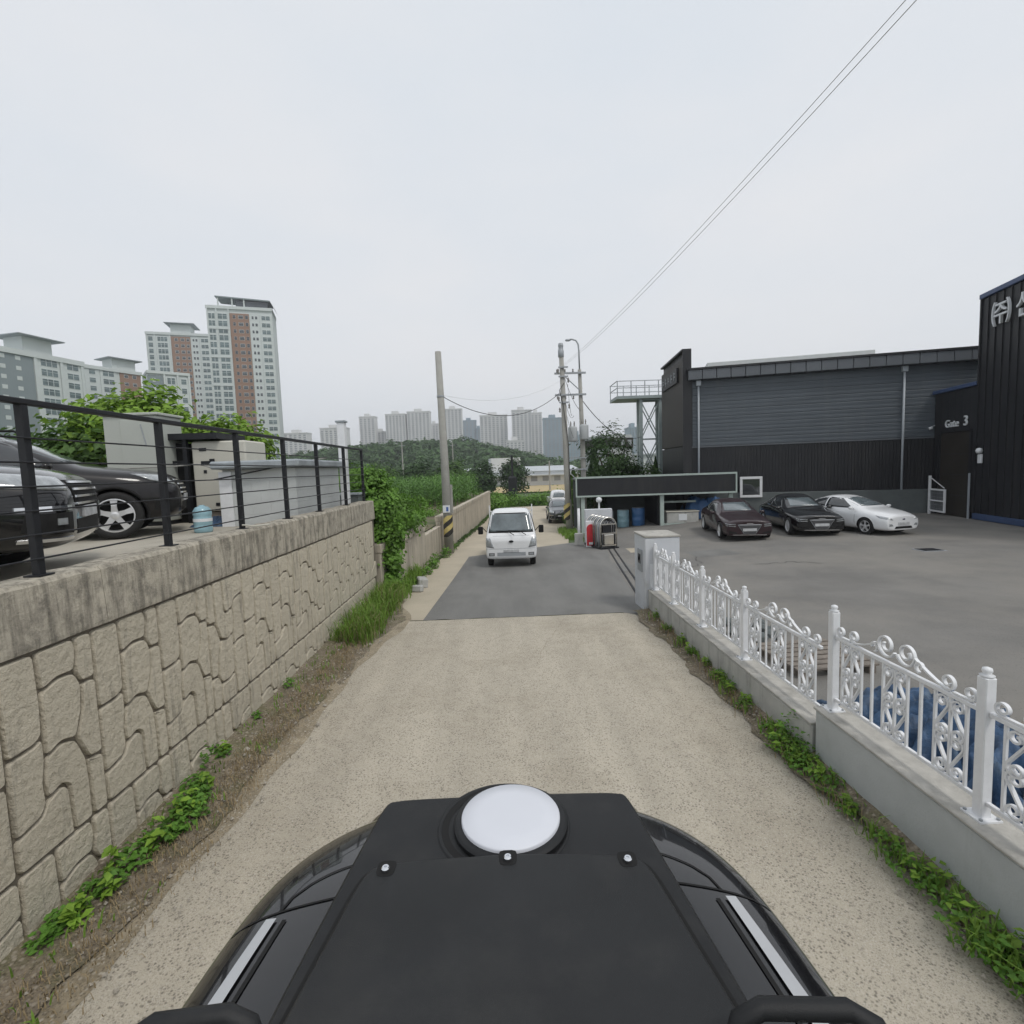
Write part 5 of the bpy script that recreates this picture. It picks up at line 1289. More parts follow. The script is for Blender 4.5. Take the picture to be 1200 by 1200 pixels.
# vine mass over the end of the wall
vt = thing('vine_bush', 'dense climbing vines spilling over the end of the retaining wall', 'bush', (-3.3, 13.3, 0))
MB().tube([(-.4, .3, -.2), (-.3, .2, 1.2), (0, .2, 2.4)], [.05, .04, .02], 6).build('stem', M['bark'], vt)
pts = []; nrs = []
for c, r, nc in (((-.35, .55, 2.75), (.62, .6, .55), 70), ((.05, .35, 2.1), (.50, .55, .6), 80), ((.25, .15, 1.35), (.36, .42, .6), 70), ((.30, .0, .72), (.24, .34, .45), 40), ((.30, -.1, .28), (.15, .2, .3), 16), ((-.1, 2.2, 1.9), (.8, 1.6, .5), 90), ((.1, 3.9, 1.35), (.6, 1.4, .35), 60), ((-1.0, 1.8, 2.6), (1.0, 1.2, .6), 70)):
    p, q = crown_pts(c, r, nc, 30, .11); pts.append(p); nrs.append(q)
pts = np.concatenate(pts); put('leaves', leaf_mesh('leaves', pts, npr.uniform(.06, .14, len(pts)), M['leaf_vine'], aspect=.75, nrm=np.concatenate(nrs)), None, vt)['kind'] = 'stuff'
# corn field behind the low wall
def field_z(x, y): return lerp(.78, -.2, sstep(44, 75, y))-.5*sstep(-12, -40, x)
sheet('corn_field', [-60, -40, -25, -15, -9, -6, -4.5, -3.4, -2.4, -1.5, -.9], [13.3, 15, 18, 22, 26, 30, 35, 40, 46, 52, 60, 75], field_z, M['field'],
      xf=lambda x, y: min(x, W2X(min(y, 50))-.2) if x > -4 else x)
def corn(name, label, spots):
    V = []; F = []
    for (x, y) in spots:
        z = field_z(x, y)-.05; h = rnd.uniform(1.7, 2.25); q0 = rnd.uniform(0, 6.28); lean = rnd.uniform(-.05, .05)
        b = len(V)
        for k in range(3):
            q = k*2.09; V += [(x+.02*math.cos(q), y+.02*math.sin(q), z), (x+.008*math.cos(q)+lean*h, y+.008*math.sin(q), z+h)]
        for k in range(3): F.append((b+2*k, b+2*((k+1) % 3), b+2*((k+1) % 3)+1, b+2*k+1))
        for k in range(9):
            q = q0+k*PI+rnd.uniform(-.5, .5); zz = z+h*(.18+.085*k); L_ = rnd.uniform(.5, .8)*(1-.04*k); w = .045
            dx, dy = math.cos(q), math.sin(q); nx, ny = -dy*w, dx*w; ox = lean*(zz-z)
            b = len(V)
            for (s, up, ww) in ((0, 0, .5), (.35, .22, 1), (.75, .18, .8), (1, -.08, .05)):
                V += [(x+ox+dx*L_*s+nx*ww, y+dy*L_*s+ny*ww, zz+up*L_), (x+ox+dx*L_*s-nx*ww, y+dy*L_*s-ny*ww, zz+up*L_+.01)]
            for i in range(3): F.append((b+2*i, b+2*i+1, b+2*i+3, b+2*i+2))
    me = bpy.data.meshes.new(name); me.from_pydata(V, [], F); me.materials.append(M['corn'])
    tag(put(name, me), label, 'corn', kind='stuff')
sp = []
for r in range(16):
    y = 33+r*.85
    x = W2X(min(y, 50))-.8-(0 if r > 3 else rnd.uniform(0, .3))
    while x > -11.5-r*.3: sp.append((x+rnd.uniform(-.06, .06), y+rnd.uniform(-.12, .12))); x -= rnd.uniform(.24, .34)
corn('corn_plants', 'tall green corn plants growing in rows behind the low wall', sp)
def clumps(name, label, spots, mat_, leaf, per=26, cat='bush', kind='stuff', cr=.18):
    P_ = []; N_ = []
    for (x, y, z, r, h, n) in spots:
        p, q = crown_pts((x, y, z+h*.45), (r, r, h*.55), n, per, cr*r*1.6); P_.append(p); N_.append(q)
    P_ = np.concatenate(P_); o = put(name, leaf_mesh(name, P_, npr.uniform(.6, 1.3, len(P_))*leaf, mat_, nrm=np.concatenate(N_))); return tag(o, label, cat, kind=kind)
clumps('undergrowth', 'low green undergrowth between the corn and the low wall', [(W2X(y)-.9-rnd.uniform(0, 2.6), y, field_z(-4, y)-.1, rnd.uniform(.5, .8), rnd.uniform(.35, .8), 12) for y in [15, 16, 17, 18.5, 19.5, 21, 23, 24, 26, 28, 30, 32, 35, 38, 41, 44, 47, 49]], M['leaf_vine'], .13)
clumps('hedge', 'thick green hedge of weeds across the far end of the road', [(x+rnd.uniform(-.3, .3), 62+rnd.uniform(-1.5, 2.5)-abs(x)*.02, gz(60)-.2, rnd.uniform(1.0, 1.6), rnd.uniform(1.0, 1.9), 20) for x in [-6+i*.9 for i in range(22)]]+
       [(-1.6+rnd.uniform(-.8, 1.0)+i*.12, 51.5+i*.9, gz(54)-.1, 1.1, 1.5, 20) for i in range(9)], M['leaf_vine'], .3)
# tree group behind the canopy
def dz(y): return gz(y)
tree('broadleaf_tree', 'dark green bushy tree behind the canopy beside the transformer pole', (6.9, 33, -.8), 2.0, (6.9, 33, 3.3), (1.45, 1.4, 2.6), M['leaf_dark'], .22, 120, 34, .26)
tree('broadleaf_tree', 'dark green tree right of the transformer pole, leaning over the canopy', (8.4, 34.5, -.8), 1.6, (8.3, 34.5, 2.0), (1.4, 1.2, 1.7), M['leaf_dark'], .2, 90, 34, .24)
def cypress(label, base, h, r, m_='leaf_dark'):
    t_ = thing('conifer', label, 'tree', base)
    MB().tube([(0, 0, -.2), (0, 0, h*.8)], [r*.15, .02], 6).build('trunk', M['bark'], t_)
    n = int(5200*min(1, r*h/3)); z = npr.random(n)**.8; a = npr.random(n)*2*PI
    rr = r*(1-z)**.75*(.55+.45*npr.random(n))*(1+.15*np.sin(a*5+z*30))
    P_ = np.stack([rr*np.cos(a), rr*np.sin(a), z*h+.15], 1); N_ = np.stack([np.cos(a), np.sin(a), np.full(n, .3)], 1)
    put('crown', leaf_mesh('crown', P_, npr.uniform(.08, .18, n), M[m_], nrm=N_, aspect=.4), None, t_)
cypress('narrow dark conifer right behind the crossarm pole', (5.6, 31.0, -.7), 4.6, .95)
cypress('dark green conifer between the parked hatchback and the canopy', (4.6, 33.0, -.8), 3.6, .8, 'leaf_mid')
cypress('slim conifer at the foot of the steel platform tower', (11.0, 36.5, -.6), 4.0, .55)
tree('shrub', 'light green shrub behind the canopy below the steel tower', (10.0, 36, -.6), 1.0, (9.9, 36, 1.9), (1.3, 1.1, 1.3), M['leaf_mid'], .2, 70, 30, .24, 'shrub')
clumps('low_bushes', 'low green bushes between the parked hatchback and the canopy', [(5.0+i*.8, 34.5+rnd.uniform(-1, 1), -.8, .9, 1.3, 22) for i in range(9)], M['leaf_mid'], .2)
# ---- mid-distance trees below the hill
mid = [(-22, 95, 7, 6, 'mid'), (-14, 88, 6.5, 5, 'dark'), (-8, 84, 6.3, 5, 'mid'), (-30, 100, 8, 6, 'dark'), (-3.5, 92, 6.0, 4.5, 'dark'), (2.2, 96, 6.8, 4.6, 'dark'), (-40, 92, 9, 7, 'mid'), (-50, 88, 10, 8, 'dark'), (19, 110, 6.4, 5, 'mid'), (27, 120, 7, 6, 'dark'), (-62, 90, 11, 8, 'mid')]
nm = {'mid': 'leafy green', 'dark': 'dark green'}
where = ['behind the corn, left of the bare pole', 'just left of the bare pole beyond the corn', 'behind the bare pole beyond the corn', 'second from the left below the hill', 'in front of the white factory, left crown', 'in front of the white factory, right crown behind the black post', 'beyond the white brick shed', 'beyond the railing left of the shed', 'left of the crossarm pole near the factory', 'right of the factory behind the crossarm pole', 'farthest left below the apartment towers']
for (x, y, h, w, kd), wl in zip(mid, where):
    b = -1.9 if y < 90 else gz(y)
    tree('broadleaf_tree', 'rounded %s tree %s' % (nm[kd], wl), (x, y, b), h*.3, (x, y, b+h*.58), (w*.52, w*.5, h*.45), M['leaf_'+kd], .55, 110, 26, .55, group='trees beyond the corn field', trunk_r=.22)
# ---- wheat field
sheet('wheat_field', [-6, 10, 30, 60], [118, 150, 200, 235], lambda x, y: gz(y)+.25, M['wheat'])
# black wrapped post in the far field
t = thing('black_post', 'black wrapped post standing in front of the far wheat field', 'post', (1.35, 66, gz(66)))
MB().box(-.55, .55, -.4, .4, 0, 3.6).build('wrapping', M['rail_black'], t, bevel=.15)
MB().box(-.14, .14, -.14, .14, 3.6, 6.3).build('post', M['rail_black'], t)
# ---- wooded hill
def hill_z(x, y):
    a = 17.5*math.exp(-((x+25)/62)**2-((y-330)/90)**2)+16*math.exp(-((x+115)/75)**2-((y-330)/90)**2)+9*math.exp(-((x-60)/60)**2-((y-420)/60)**2)
    return -6+a+1.5*math.sin(x*.07)*math.sin(y*.05)
sheet('hill', [-330+i*15 for i in range(38)], [190+i*12 for i in range(26)], hill_z, M['ground'])
P_ = []; N_ = []
for k in range(1150):
    x = rnd.uniform(-300, 130); y = rnd.uniform(225, 345)
    z = hill_z(x, y)
    if z < -3.5 and x > -60: continue
    r = rnd.uniform(3.2, 5.2); p, q = crown_pts((x, y, z+r*.75), (r, r, r*.8), 14, 9, .9); P_.append(p); N_.append(q)
P_ = np.concatenate(P_)
tag(put('hill_wood', leaf_mesh('hill_wood', P_, npr.uniform(1.3, 2.4, len(P_)), M['leaf_far'], aspect=.8, nrm=np.concatenate(N_))), 'dense green wood covering the far hill below the skyline', 'wood', kind='stuff')

# ================================================================== buildings in the distance
def block(name, label, p0, p1, h, zb=-5., depth=14., mat_='apt_white', group=None):
    """p0 -> p1: the facade line as seen left to right; local x along it, +y away from the camera"""
    d_, L_ = along(p0, p1)
    t_ = thing(name, label, 'building', (p0[0], p0[1], zb), math.atan2(d_.y, d_.x), group)
    MB().box(0, L_, .3, depth, 0, h).build('wall', M[mat_], t_)
    return t_, L_
def win_mesh(w, h, mull=1, glass='apt_glass'):
    mb = MB().box(-w/2, w/2, -.02, .05, 0, h)
    n = max(1, round(w/1.5)); g = .10 if w > 1.2 else .05
    for k in range(n):            # panes stand in front of a pale frame
        a, b = -w/2+w*k/n+g, -w/2+w*(k+1)/n-g
        mb.box(a, b, -.05, -.021, g, h*.62); mb.box(a, b, -.05, -.021, h*.62+g, h-g)
    me = mb.mesh('window'); me.materials.append(M[glass]); me.materials.append(M['apt_white'])
    for p in me.polygons: p.material_index = 1 if p.index < 6 else 0
    return me
def facade(t_, L_, floors, fh, cols, z0=3.):
    """cols = [(u0, u1, panel material, window layout [(a, b)...], glass, window height)]"""
    for (u0, u1, pm, wins, gl, wh_) in cols:
        x0, x1 = u0*L_, u1*L_
        MB().box(x0, x1, .10, .29, 0, z0+floors*fh).build('facade_bay', M[pm], t_)
        for (a, b) in wins:
            w = (b-a)*(x1-x0); me = win_mesh(w, wh_*fh, glass=gl); cx = lerp(x0, x1, (a+b)/2)
            for k in range(floors): put('window', me, None, t_, loc=(cx, .06, z0+k*fh+fh*(1-wh_)*.5))
def frame_lines(t_, L_, us, h, w=.5, m_='apt_white'):
    for u in us: MB().box(u*L_-w/2, u*L_+w/2, -.25, .09, 0, h).build('pilaster', M[m_], t_)
def penthouse(t_, x0, x1, y0, y1, z, h, over, m_='apt_white', roof='slab_roof'):
    MB().box(x0, x1, y0, y1, z, z+h).build('penthouse', M[m_], t_)
    MB().box(x0-over, x1+over, y0-over, y1+over, z+h, z+h+.35).build('penthouse_roof', M[roof], t_, bevel=.1)
# tallest tower
t, L_ = block('apartment_tower', 'tallest brick and white apartment tower with slanted roof canopy', (-119, 219), (-95.3, 226), 80, -6.5)
facade(t, L_, 26, 2.9, [(0, .145, 'apt_white', [(.18, .86)], 'apt_glass', .78), (.145, .32, 'apt_white', [(.12, .92)], 'apt_glass', .78), (.345, .64, 'apt_brick', [(.16, .30), (.44, .70), (.80, .95)], 'apt_glass2', .5), (.65, .80, 'apt_white', [(.2, .42), (.55, .8)], 'apt_glass2', .42), (.81, .985, 'apt_white', [(.12, .9)], 'apt_glass', .62)])
frame_lines(t, L_, (.012, .148, .33), 80)
for k in range(7): MB().box(.0, .33*L_, -.20, .095, 3+k*11.6-.9, 3+k*11.6).build('floor_band', M['apt_white'], t)
MB().box(-.2, L_+.2, -.3, 14, 80, 81.2).build('parapet', M['apt_white'], t)
MB().add([(3.5, 0, 85.2), (L_-.5, 0, 84.4), (L_+1.5, 0, 80.5), (3.5, 12, 86), (L_-.5, 12, 85), (L_+1.5, 12, 81), (3.5, 0, 84.7), (L_-.5, 0, 83.9), (3.5, 12, 85.5), (L_-.5, 12, 84.5)], [(0,1,4,3), (1,2,5,4), (6,8,9,7), (0,6,7,1)]).build('roof_canopy', M['apt_grey'], t)
MB().box(11, L_-1.5, 1, 11, 81.2, 83.8).build('penthouse', M['apt_glass2'], t)
for x in (4.2, 9.5, 14): MB().box(x, x+.5, .3, .8, 81.2, 84.6).build('canopy_post', M['apt_white'], t)
# second brick tower
t, L_ = block('apartment_tower', 'brick and white apartment tower just left of the tallest one', (-167.5, 254), (-141.4, 262), 79, -5.5)
facade(t, L_, 26, 2.9, [(0, .13, 'apt_white', [(.25, .8)], 'apt_glass', .75), (.14, .36, 'apt_white', [(.15, .85)], 'apt_glass', .75), (.38, .68, 'apt_brick', [(.18, .36), (.50, .70), (.80, .95)], 'apt_glass2', .5), (.69, .82, 'apt_white', [(.2, .42), (.55, .8)], 'apt_glass2', .42), (.83, .98, 'apt_white', [(.12, .9)], 'apt_glass', .62)])
frame_lines(t, L_, (.01, .135, .37), 79)
MB().box(-.2, L_+.2, -.3, 14, 79, 80.2).build('parapet', M['apt_white'], t); penthouse(t, 10, 18.5, 2, 10, 80.2, 4.5, 2.2)
# left grey and white slab, receding to the right
t, L_ = block('apartment_block', 'grey and white apartment block at the left edge behind the cars', (-146, 121), (-134.2, 172), 46, -5)
facade(t, L_, 15, 2.9, [(0, .08, 'apt_white', [(.2, .85)], 'apt_glass', .7), (.09, .25, 'apt_grey', [(.2, .3), (.6, .7)], 'apt_white', .4), (.26, .38, 'apt_white', [(.15, .9)], 'apt_glass', .72), (.40, .50, 'apt_white', [(.15, .9)], 'apt_glass', .72), (.51, .72, 'apt_grey', [(.22, .34), (.58, .70)], 'apt_white', .4), (.74, .86, 'apt_white', [(.15, .9)], 'apt_glass', .72), (.88, .985, 'apt_white', [(.2, .85)], 'apt_glass', .66)])
frame_lines(t, L_, (.39, .505, .73, .87, .99), 46, .8)
MB().box(-.2, L_+.2, -.4, 14, 46, 47.5).build('parapet', M['apt_white'], t); penthouse(t, 36, 44, 1, 8, 47.5, 4.4, 2.4)
# middle blocks
t, L_ = block('apartment_block', 'white apartment block with brick bay partly hidden by the bright tree', (-145.7, 187), (-137.5, 204), 49, -5)
facade(t, L_, 16, 2.9, [(0, .24, 'apt_white', [(.3, .75)], 'apt_glass', .6), (.26, .54, 'apt_white', [(.15, .85)], 'apt_glass', .66), (.60, .98, 'apt_brick', [(.2, .4), (.6, .8)], 'apt_glass2', .45)])
MB().box(-.2, L_+.2, -.3, 12, 49, 50.2).build('parapet', M['apt_white'], t); penthouse(t, 9.5, 17.5, 1, 7, 50.2, 3.8, 1.8)
t, L_ = block('apartment_block', 'small slate grey and white block in front of the brick towers', (-113.3, 171), (-104.4, 178.5), 43.2, -5)
facade(t, L_, 13, 3.05, [(0, .36, 'apt_grey', [(.3, .5)], 'apt_white', .4), (.42, .68, 'apt_white', [(.12, .88)], 'apt_glass', .72), (.74, .97, 'apt_white', [(.2, .8)], 'apt_glass', .6)])
frame_lines(t, L_, (.39, .71, .99), 43.2, .5)
MB().box(-.2, L_+.2, -.3, 12, 43.2, 44.1).build('parapet', M['apt_white'], t)
# skyline: rows of pale towers
HZ = lambda px: 550.5-.0352*(px-588)
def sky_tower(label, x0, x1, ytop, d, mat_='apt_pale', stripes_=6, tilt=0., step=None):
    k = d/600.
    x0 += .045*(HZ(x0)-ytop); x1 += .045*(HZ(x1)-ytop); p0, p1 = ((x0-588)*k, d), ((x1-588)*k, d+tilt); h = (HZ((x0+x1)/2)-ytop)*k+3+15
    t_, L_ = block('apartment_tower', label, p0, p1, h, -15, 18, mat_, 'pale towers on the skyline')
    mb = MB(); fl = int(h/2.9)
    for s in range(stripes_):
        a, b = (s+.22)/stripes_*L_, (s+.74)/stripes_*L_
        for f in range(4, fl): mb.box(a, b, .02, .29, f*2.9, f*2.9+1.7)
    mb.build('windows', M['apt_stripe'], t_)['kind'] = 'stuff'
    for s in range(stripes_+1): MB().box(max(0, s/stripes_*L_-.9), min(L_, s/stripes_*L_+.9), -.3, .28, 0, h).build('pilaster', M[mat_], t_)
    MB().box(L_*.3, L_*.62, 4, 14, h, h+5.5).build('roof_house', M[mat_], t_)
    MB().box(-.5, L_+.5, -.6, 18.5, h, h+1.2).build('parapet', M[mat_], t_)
SK = [('pale tower peeping over the shed roof, leftmost on the skyline', 336, 363, 509, 700, 5), ('low pale tower left of the white marker post', 378, 408, 503, 720, 6), ('pale tower just right of the white marker post', 423, 441, 490, 800, 4), ('short pale block right of the marker post tower', 436, 456, 507, 820, 5),
      ('slim pale tower, first of two alike left of the bare pole', 453, 476, 487, 800, 6), ('slim pale tower, second of two alike left of the bare pole', 478, 504, 484, 800, 6), ('short pale block behind the bare pole', 504, 514, 498, 860, 3), ('pale tower right beside the bare pole', 520, 541, 481, 800, 5), ('stepped glassy tower right of the bare pole', 541, 558, 494, 900, 4),
      ('short glassy block between stepped tower and broad tower', 556, 566, 503, 900, 3), ('broad pale tower in the middle of the skyline', 562, 594, 488, 780, 7), ('tall pale twin-bay tower left of the crossarm pole', 599, 622, 482, 760, 5), ('pale tower joined behind the twin-bay tower', 621, 634, 485, 770, 3), ('low pale blocks at the foot of the twin-bay tower', 593, 615, 517, 640, 5),
      ('blue glass tower behind the crossarm pole', 636, 659, 491, 700, 5), ('low blue grey block right of the crossarm pole', 667, 685, 511, 560, 5), ('pale blue slim tower left of the steel platform tower', 736, 749, 502, 520, 4)]
for (lb, a, b, yt, d, ns) in SK:
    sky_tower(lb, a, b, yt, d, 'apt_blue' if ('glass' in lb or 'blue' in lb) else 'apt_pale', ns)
# white factory in the valley
t, L_ = block('factory', 'long low white factory in the valley below the skyline', (-14, 205), (32, 210), 6.5, -4.5, 30, 'factory')
MB().add([(-.5, -.5, 6.5), (L_+.5, -.5, 6.5), (L_+.5, 15, 8.6), (-.5, 15, 8.6), (-.5, 30, 6.5), (L_+.5, 30, 6.5)], [(0,1,2,3), (3,2,5,4)]).build('roof', M['factory_roof'], t)
MB().box(10, 22, 1, 14, 6.6, 12.2).build('upper_hall', M['factory'], t)
for k in range(9): MB().box(2+k*4.8, 4.6+k*4.8, .2, .32, 2.4, 4.4).build('window', M['apt_stripe'], t)
MB().box(0, L_, -2.5, .28, 4.7, 5.0).build('awning', M['factory_roof'], t)
t, L_ = block('office_block', 'pale green grey office block with brown top floor behind the trees', (20.5, 95), (25.0, 97), 11.3, -2.5, 10, 'fence_wall')
MB().box(-.1, L_+.1, .1, 10.1, 8.9, 10.7).build('top_floor', M['clad_brown'], t)
for k in range(3): MB().box(.5+k*1.6, 1.4+k*1.6, .0, .09, 9.3, 10.3).build('window', M['apt_stripe'], t)
for k in range(2): MB().box(.8+k*2, 1.8+k*2, .2, .32, 5.6, 6.8).build('window', M['apt_stripe'], t)
t, L_ = block('workshop', 'white two storey workshop behind the steel platform tower', (27.5, 110), (48, 112), 7.6, -2.5, 12, 'factory')
for k in range(7): MB().box(1+k*2.8, 2.5+k*2.8, .2, .32, 4.9, 6.3).build('window', M['apt_stripe'], t)
MB().box(-.4, L_+.4, -.2, 12.3, 7.6, 7.9).build('roof', M['factory_roof'], t)
t = thing('boundary_wall', 'white boundary wall behind the conifers near the steel tower', 'wall', (7.9, 44, -1.0))
for k in range(8): MB().box(k*1.5+.01, k*1.5+1.49, 0, .2, 0, 2.4).build('panel', M['factory'], t)
# small valley utility poles
for lb, px, yt, d in (('thin pale pole standing on the wooded hill left of the bare pole', 473.5, 519, 150), ('thin pale pole in front of the wooded hill right of the bare pole', 532, 519, 180), ('slim pole by the valley trees left of the crossarm pole', 644, 540, 130)):
    z1 = (HZ(px)-yt)*d/600+3; tt = thing('distant_pole', lb, 'pole', ((px-588)*d/600, d, -6))
    MB().tube([(0, 0, 0), (0, 0, z1+6)], [.25, .16], 8).build('pole', M['pole'], tt); MB().box(-.9, .9, -.06, .06, z1+5, z1+5.15).build('crossarm', M['galv'], tt)

# ================================================================== upper lot objects
t = thing('switch_cabinet', 'tall beige steel cabinet behind the black cars on the upper lot', 'cabinet', (-7.05, 10.35, LZ))
MB().box(-.50, .52, -.35, .40, .08, 2.12).build('body', M['beige'], t, bevel=.015)
MB().box(-.17, .49, -.372, -.352, .16, 2.04).build('door', M['beige'], t, bevel=.006)
MB().box(-.54, .56, -.39, .44, 2.12, 2.17).build('top', M['beige'], t, bevel=.01)
MB().tube([(.30, -.375, 1.55), (.22, -.378, 1.95)], .010, 5).build('door_crack', M['galv'], t)
MB().box(-.48, .50, -.33, .38, 0, .08).build('base', M['rail_black'], t)
t = thing('equipment_shed', 'cream panel shed with black open side frame and dark roof edge', 'shed', (-5.72, 10.4, LZ))
MB().box(-.45, .62, 0, .9, .22, 1.62).build('panel', M['cream'], t, bevel=.03)
MB().box(-.85, .14, -.12, 1.0, 1.66, 1.78).build('roof_edge', M['rail_black'], t)
for x in (-.92, -.55): MB().box(x-.04, x+.04, -.05, .03, 0, 1.66).build('frame_post', M['rail_black'], t)
for z in (.3, .75, 1.2): MB().box(-.88, -.59, -.04, .02, z, z+.05).build('frame_bar', M['rail_black'], t)
MB().box(-.88, -.59, .1, .8, .0, 1.6).build('dark_box', M['black_cut'], t)
MB().box(-.45, .62, .05, .85, 0, .2).build('skid', M['wood'], t)
for x, z, w in ((-.22, 1.46, .07), (-.17, 1.20, .10), (-.05, 1.24, .05), (-.2, 1.02, .03), (.0, .36, .04)):
    MB().box(x-w, x+w, -.012, -.002, z-.03, z+.03).build('print_mark', M['rail_black'], t)
t = thing('brick_shed', 'low white block shed with weathered grey slab roof beside the railing', 'shed', (-5.0, 9.3, LZ))
rows, bl = 5, 4
MB().box(.02, 1.28, .02, 2.4, 0, 1.02).build('core', M['white_wall'], t)
for r in range(5):
    z0 = r*.204
    x = 0.; k = 0
    while x < 1.3-.01:
        w = .33 if not (k == 0 and r % 2) else .165
        x1 = min(1.3, x+w); MB().box(x+.0015, x1-.0015, 0, .10, z0+.0015, z0+.2025).build('block', M['white_wall'], t); x = x1; k += 1
    y = .1; k = 0
    while y < 2.42-.01:
        w = .40 if not (k == 0 and r % 2) else .2
        y1 = min(2.42, y+w); MB().box(1.2, 1.3, y+.0015, y1-.0015, z0+.0015, z0+.2025).build('block', M['white_wall'], t); y = y1; k += 1
MB().box(-.14, 1.42, -.16, 2.55, 1.03, 1.17).build('slab_roof', M['slab_roof'], t, bevel=.03)
MB().box(-.06, .16, -.025, -.004, 0, .98).build('door_post', M['white_fence'], t)
MB().tube([(-.1, -.1, .85), (.8, -.12, 1.0), (1.4, -.1, 1.12)], .014, 5).build('conduit', M['rail_black'], t)
t = thing('water_jug', 'clear blue water jug standing beside the railing post', 'jug', (-4.92, 8.45, LZ))
MB().lathe([(.125, 0), (.137, .02), (.137, .10), (.128, .12), (.137, .14), (.137, .24), (.128, .26), (.137, .28), (.137, .35), (.10, .41), (.045, .43), (.04, .445), (.0, .45)], 24).build('bottle', M['jug'], t, smooth=True)
MB().lathe([(.139, .18), (.139, .23)], 24, cap=False).build('label_band', M['sign_white'], t)
heap('tarpaulin', 'crumpled blue tarpaulin on the upper lot behind the water jug', (-5.3, 9.7, LZ), .42, .35, .16, M['tarp'], 5, 18)
t = thing('hose', 'pale hose hanging in a curve across the upper lot fence', 'hose')
MB().tube([(-9, 9.9, 3.38), (-7.5, 9.9, 3.27), (-6.2, 9.9, 3.28), (-5.6, 9.6, 3.30), (-5.0, 9.25, 3.18), (-4.4, 9.25, 3.13), (-3.9, 9.6, 3.25), (-3.5, 10.4, 3.36)], .014, 6).build('hose', M['pole'], t, smooth=True)
# rope tied on the railing
MB().tube([(-3.30, 6.5, 2.42), (-3.2, 6.62, 2.39), (-3.12, 6.8, 2.385), (-3.16, 6.95, 2.38)], .010, 5).build('rope', M['cream'], None, smooth=True)
tag(bpy.data.objects['rope'], 'short pale rope end lying on the coping by a railing post', 'rope')
# grey tank beside marker post
t = thing('storage_box', 'dark grey box with pale rim beyond the shed near the white post', 'box', (-4.3, 13.0, LZ))
MB().box(-.55, .75, -.3, .4, 0, .36).build('body', M['plinth'], t, bevel=.02); MB().box(-.58, .78, -.33, .43, .36, .40).build('rim', M['slab_roof'], t)

# ================================================================== behind the white fence: tarps, timber
heap('tarpaulin', 'crumpled bright blue tarpaulin on the ground just behind the near white fence', (4.25, 4.55, .0), .75, 1.25, .55, M['tarp'], 8, 64, .1)
heap('tarpaulin', 'blue tarpaulin spread behind the fence at the right edge', (4.7, 2.9, .0), 1.0, .9, .42, M['tarp'], 9, 60, .4)
t = thing('timber_stack', 'stack of weathered timber boards beside the blue tarpaulin behind the fence', 'timber', (5.35, 4.35, 0), rad(25))
for r in range(4):
    for k in range(5 if r < 3 else 3):
        MB().box(-.9, .9, -.45+k*.19, -.28+k*.19, r*.13+.02, r*.13+.12).build('board', M['wood'], t, rot=(0, 0, rnd.uniform(-.03, .03)))
t = thing('pallet', 'flat dark timber pallet lying behind the farther white fence', 'pallet', (4.5, 7.3, 0), rad(5))
for k in range(7): MB().box(-.6, .6, -.55+k*.165, -.43+k*.165, .11, .135).build('slat', M['wood'], t)
for x in (-.5, 0, .5): MB().box(x-.05, x+.05, -.55, .56, .0, .11).build('bearer', M['wood'], t)
t = thing('rubble_pile', 'small dark pile of broken stones behind the farther fence posts', 'rubble', (4.25, 8.6, 0))
for k in range(16):
    r = rnd.uniform(.05, .14); m = MB().lathe([(0, -r*.6), (r*.8, -r*.4), (r, 0), (r*.7, r*.5), (0, r*.65)], 7)
    m.build('stone', M['plinth'], t, loc=(rnd.uniform(-.4, .5), rnd.uniform(-.5, .6), r*.55), rot=(rnd.uniform(-.4, .4), rnd.uniform(-.4, .4), rnd.uniform(0, 6)))

# ================================================================== weeds, grass and litter on the verges
def blades(name, label, spots, mat_, n_per, h0, h1, spread, width=.007, cat='grass'):
    V = []; F = []
    for (x, y, z, k) in spots:
        for _ in range(int(n_per*k)):
            px, py = x+rnd.gauss(0, spread), y+rnd.gauss(0, spread); q = rnd.uniform(0, 6.28); h = rnd.uniform(h0, h1)*(.6+.4*k); ln = rnd.uniform(.2, .9)*h
            dx, dy = math.cos(q), math.sin(q); wx, wy = -dy*width, dx*width; b = len(V)
            V += [(px-wx, py-wy, z), (px+wx, py+wy, z), (px+dx*ln*.35+wx*.8, py+dy*ln*.35+wy*.8, z+h*.65), (px+dx*ln*.35-wx*.8, py+dy*ln*.35-wy*.8, z+h*.65), (px+dx*ln, py+dy*ln, z+h*(.95 if ln < .5*h else .8))]
            F += [(b, b+1, b+2, b+3), (b+3, b+2, b+4)]
    me = bpy.data.meshes.new(name); me.from_pydata(V, [], F); me.materials.append(mat_)
    return tag(put(name, me), label, cat, kind='stuff')
def weedbed(name, label, spots, mat_, leaf, per=34):
    P_ = []; N_ = []
    for (x, y, z, r, h) in spots:
        n = int(per*r*r*60)+20
        a = npr.random(n)*2*PI; rr = r*np.sqrt(npr.random(n)); hz = h*npr.random(n)*(1-.55*(rr/r)**2)
        P_.append(np.stack([x+rr*np.cos(a), y+rr*np.sin(a)*1.2, z+hz+.01], 1)); N_.append(np.stack([np.cos(a)*.3, np.sin(a)*.3, np.ones(n)], 1))
    P_ = np.concatenate(P_); o = put(name, leaf_mesh(name, P_, npr.uniform(.6, 1.4, len(P_))*leaf, mat_, nrm=np.concatenate(N_), aspect=.6)); return tag(o, label, 'weeds', kind='stuff')
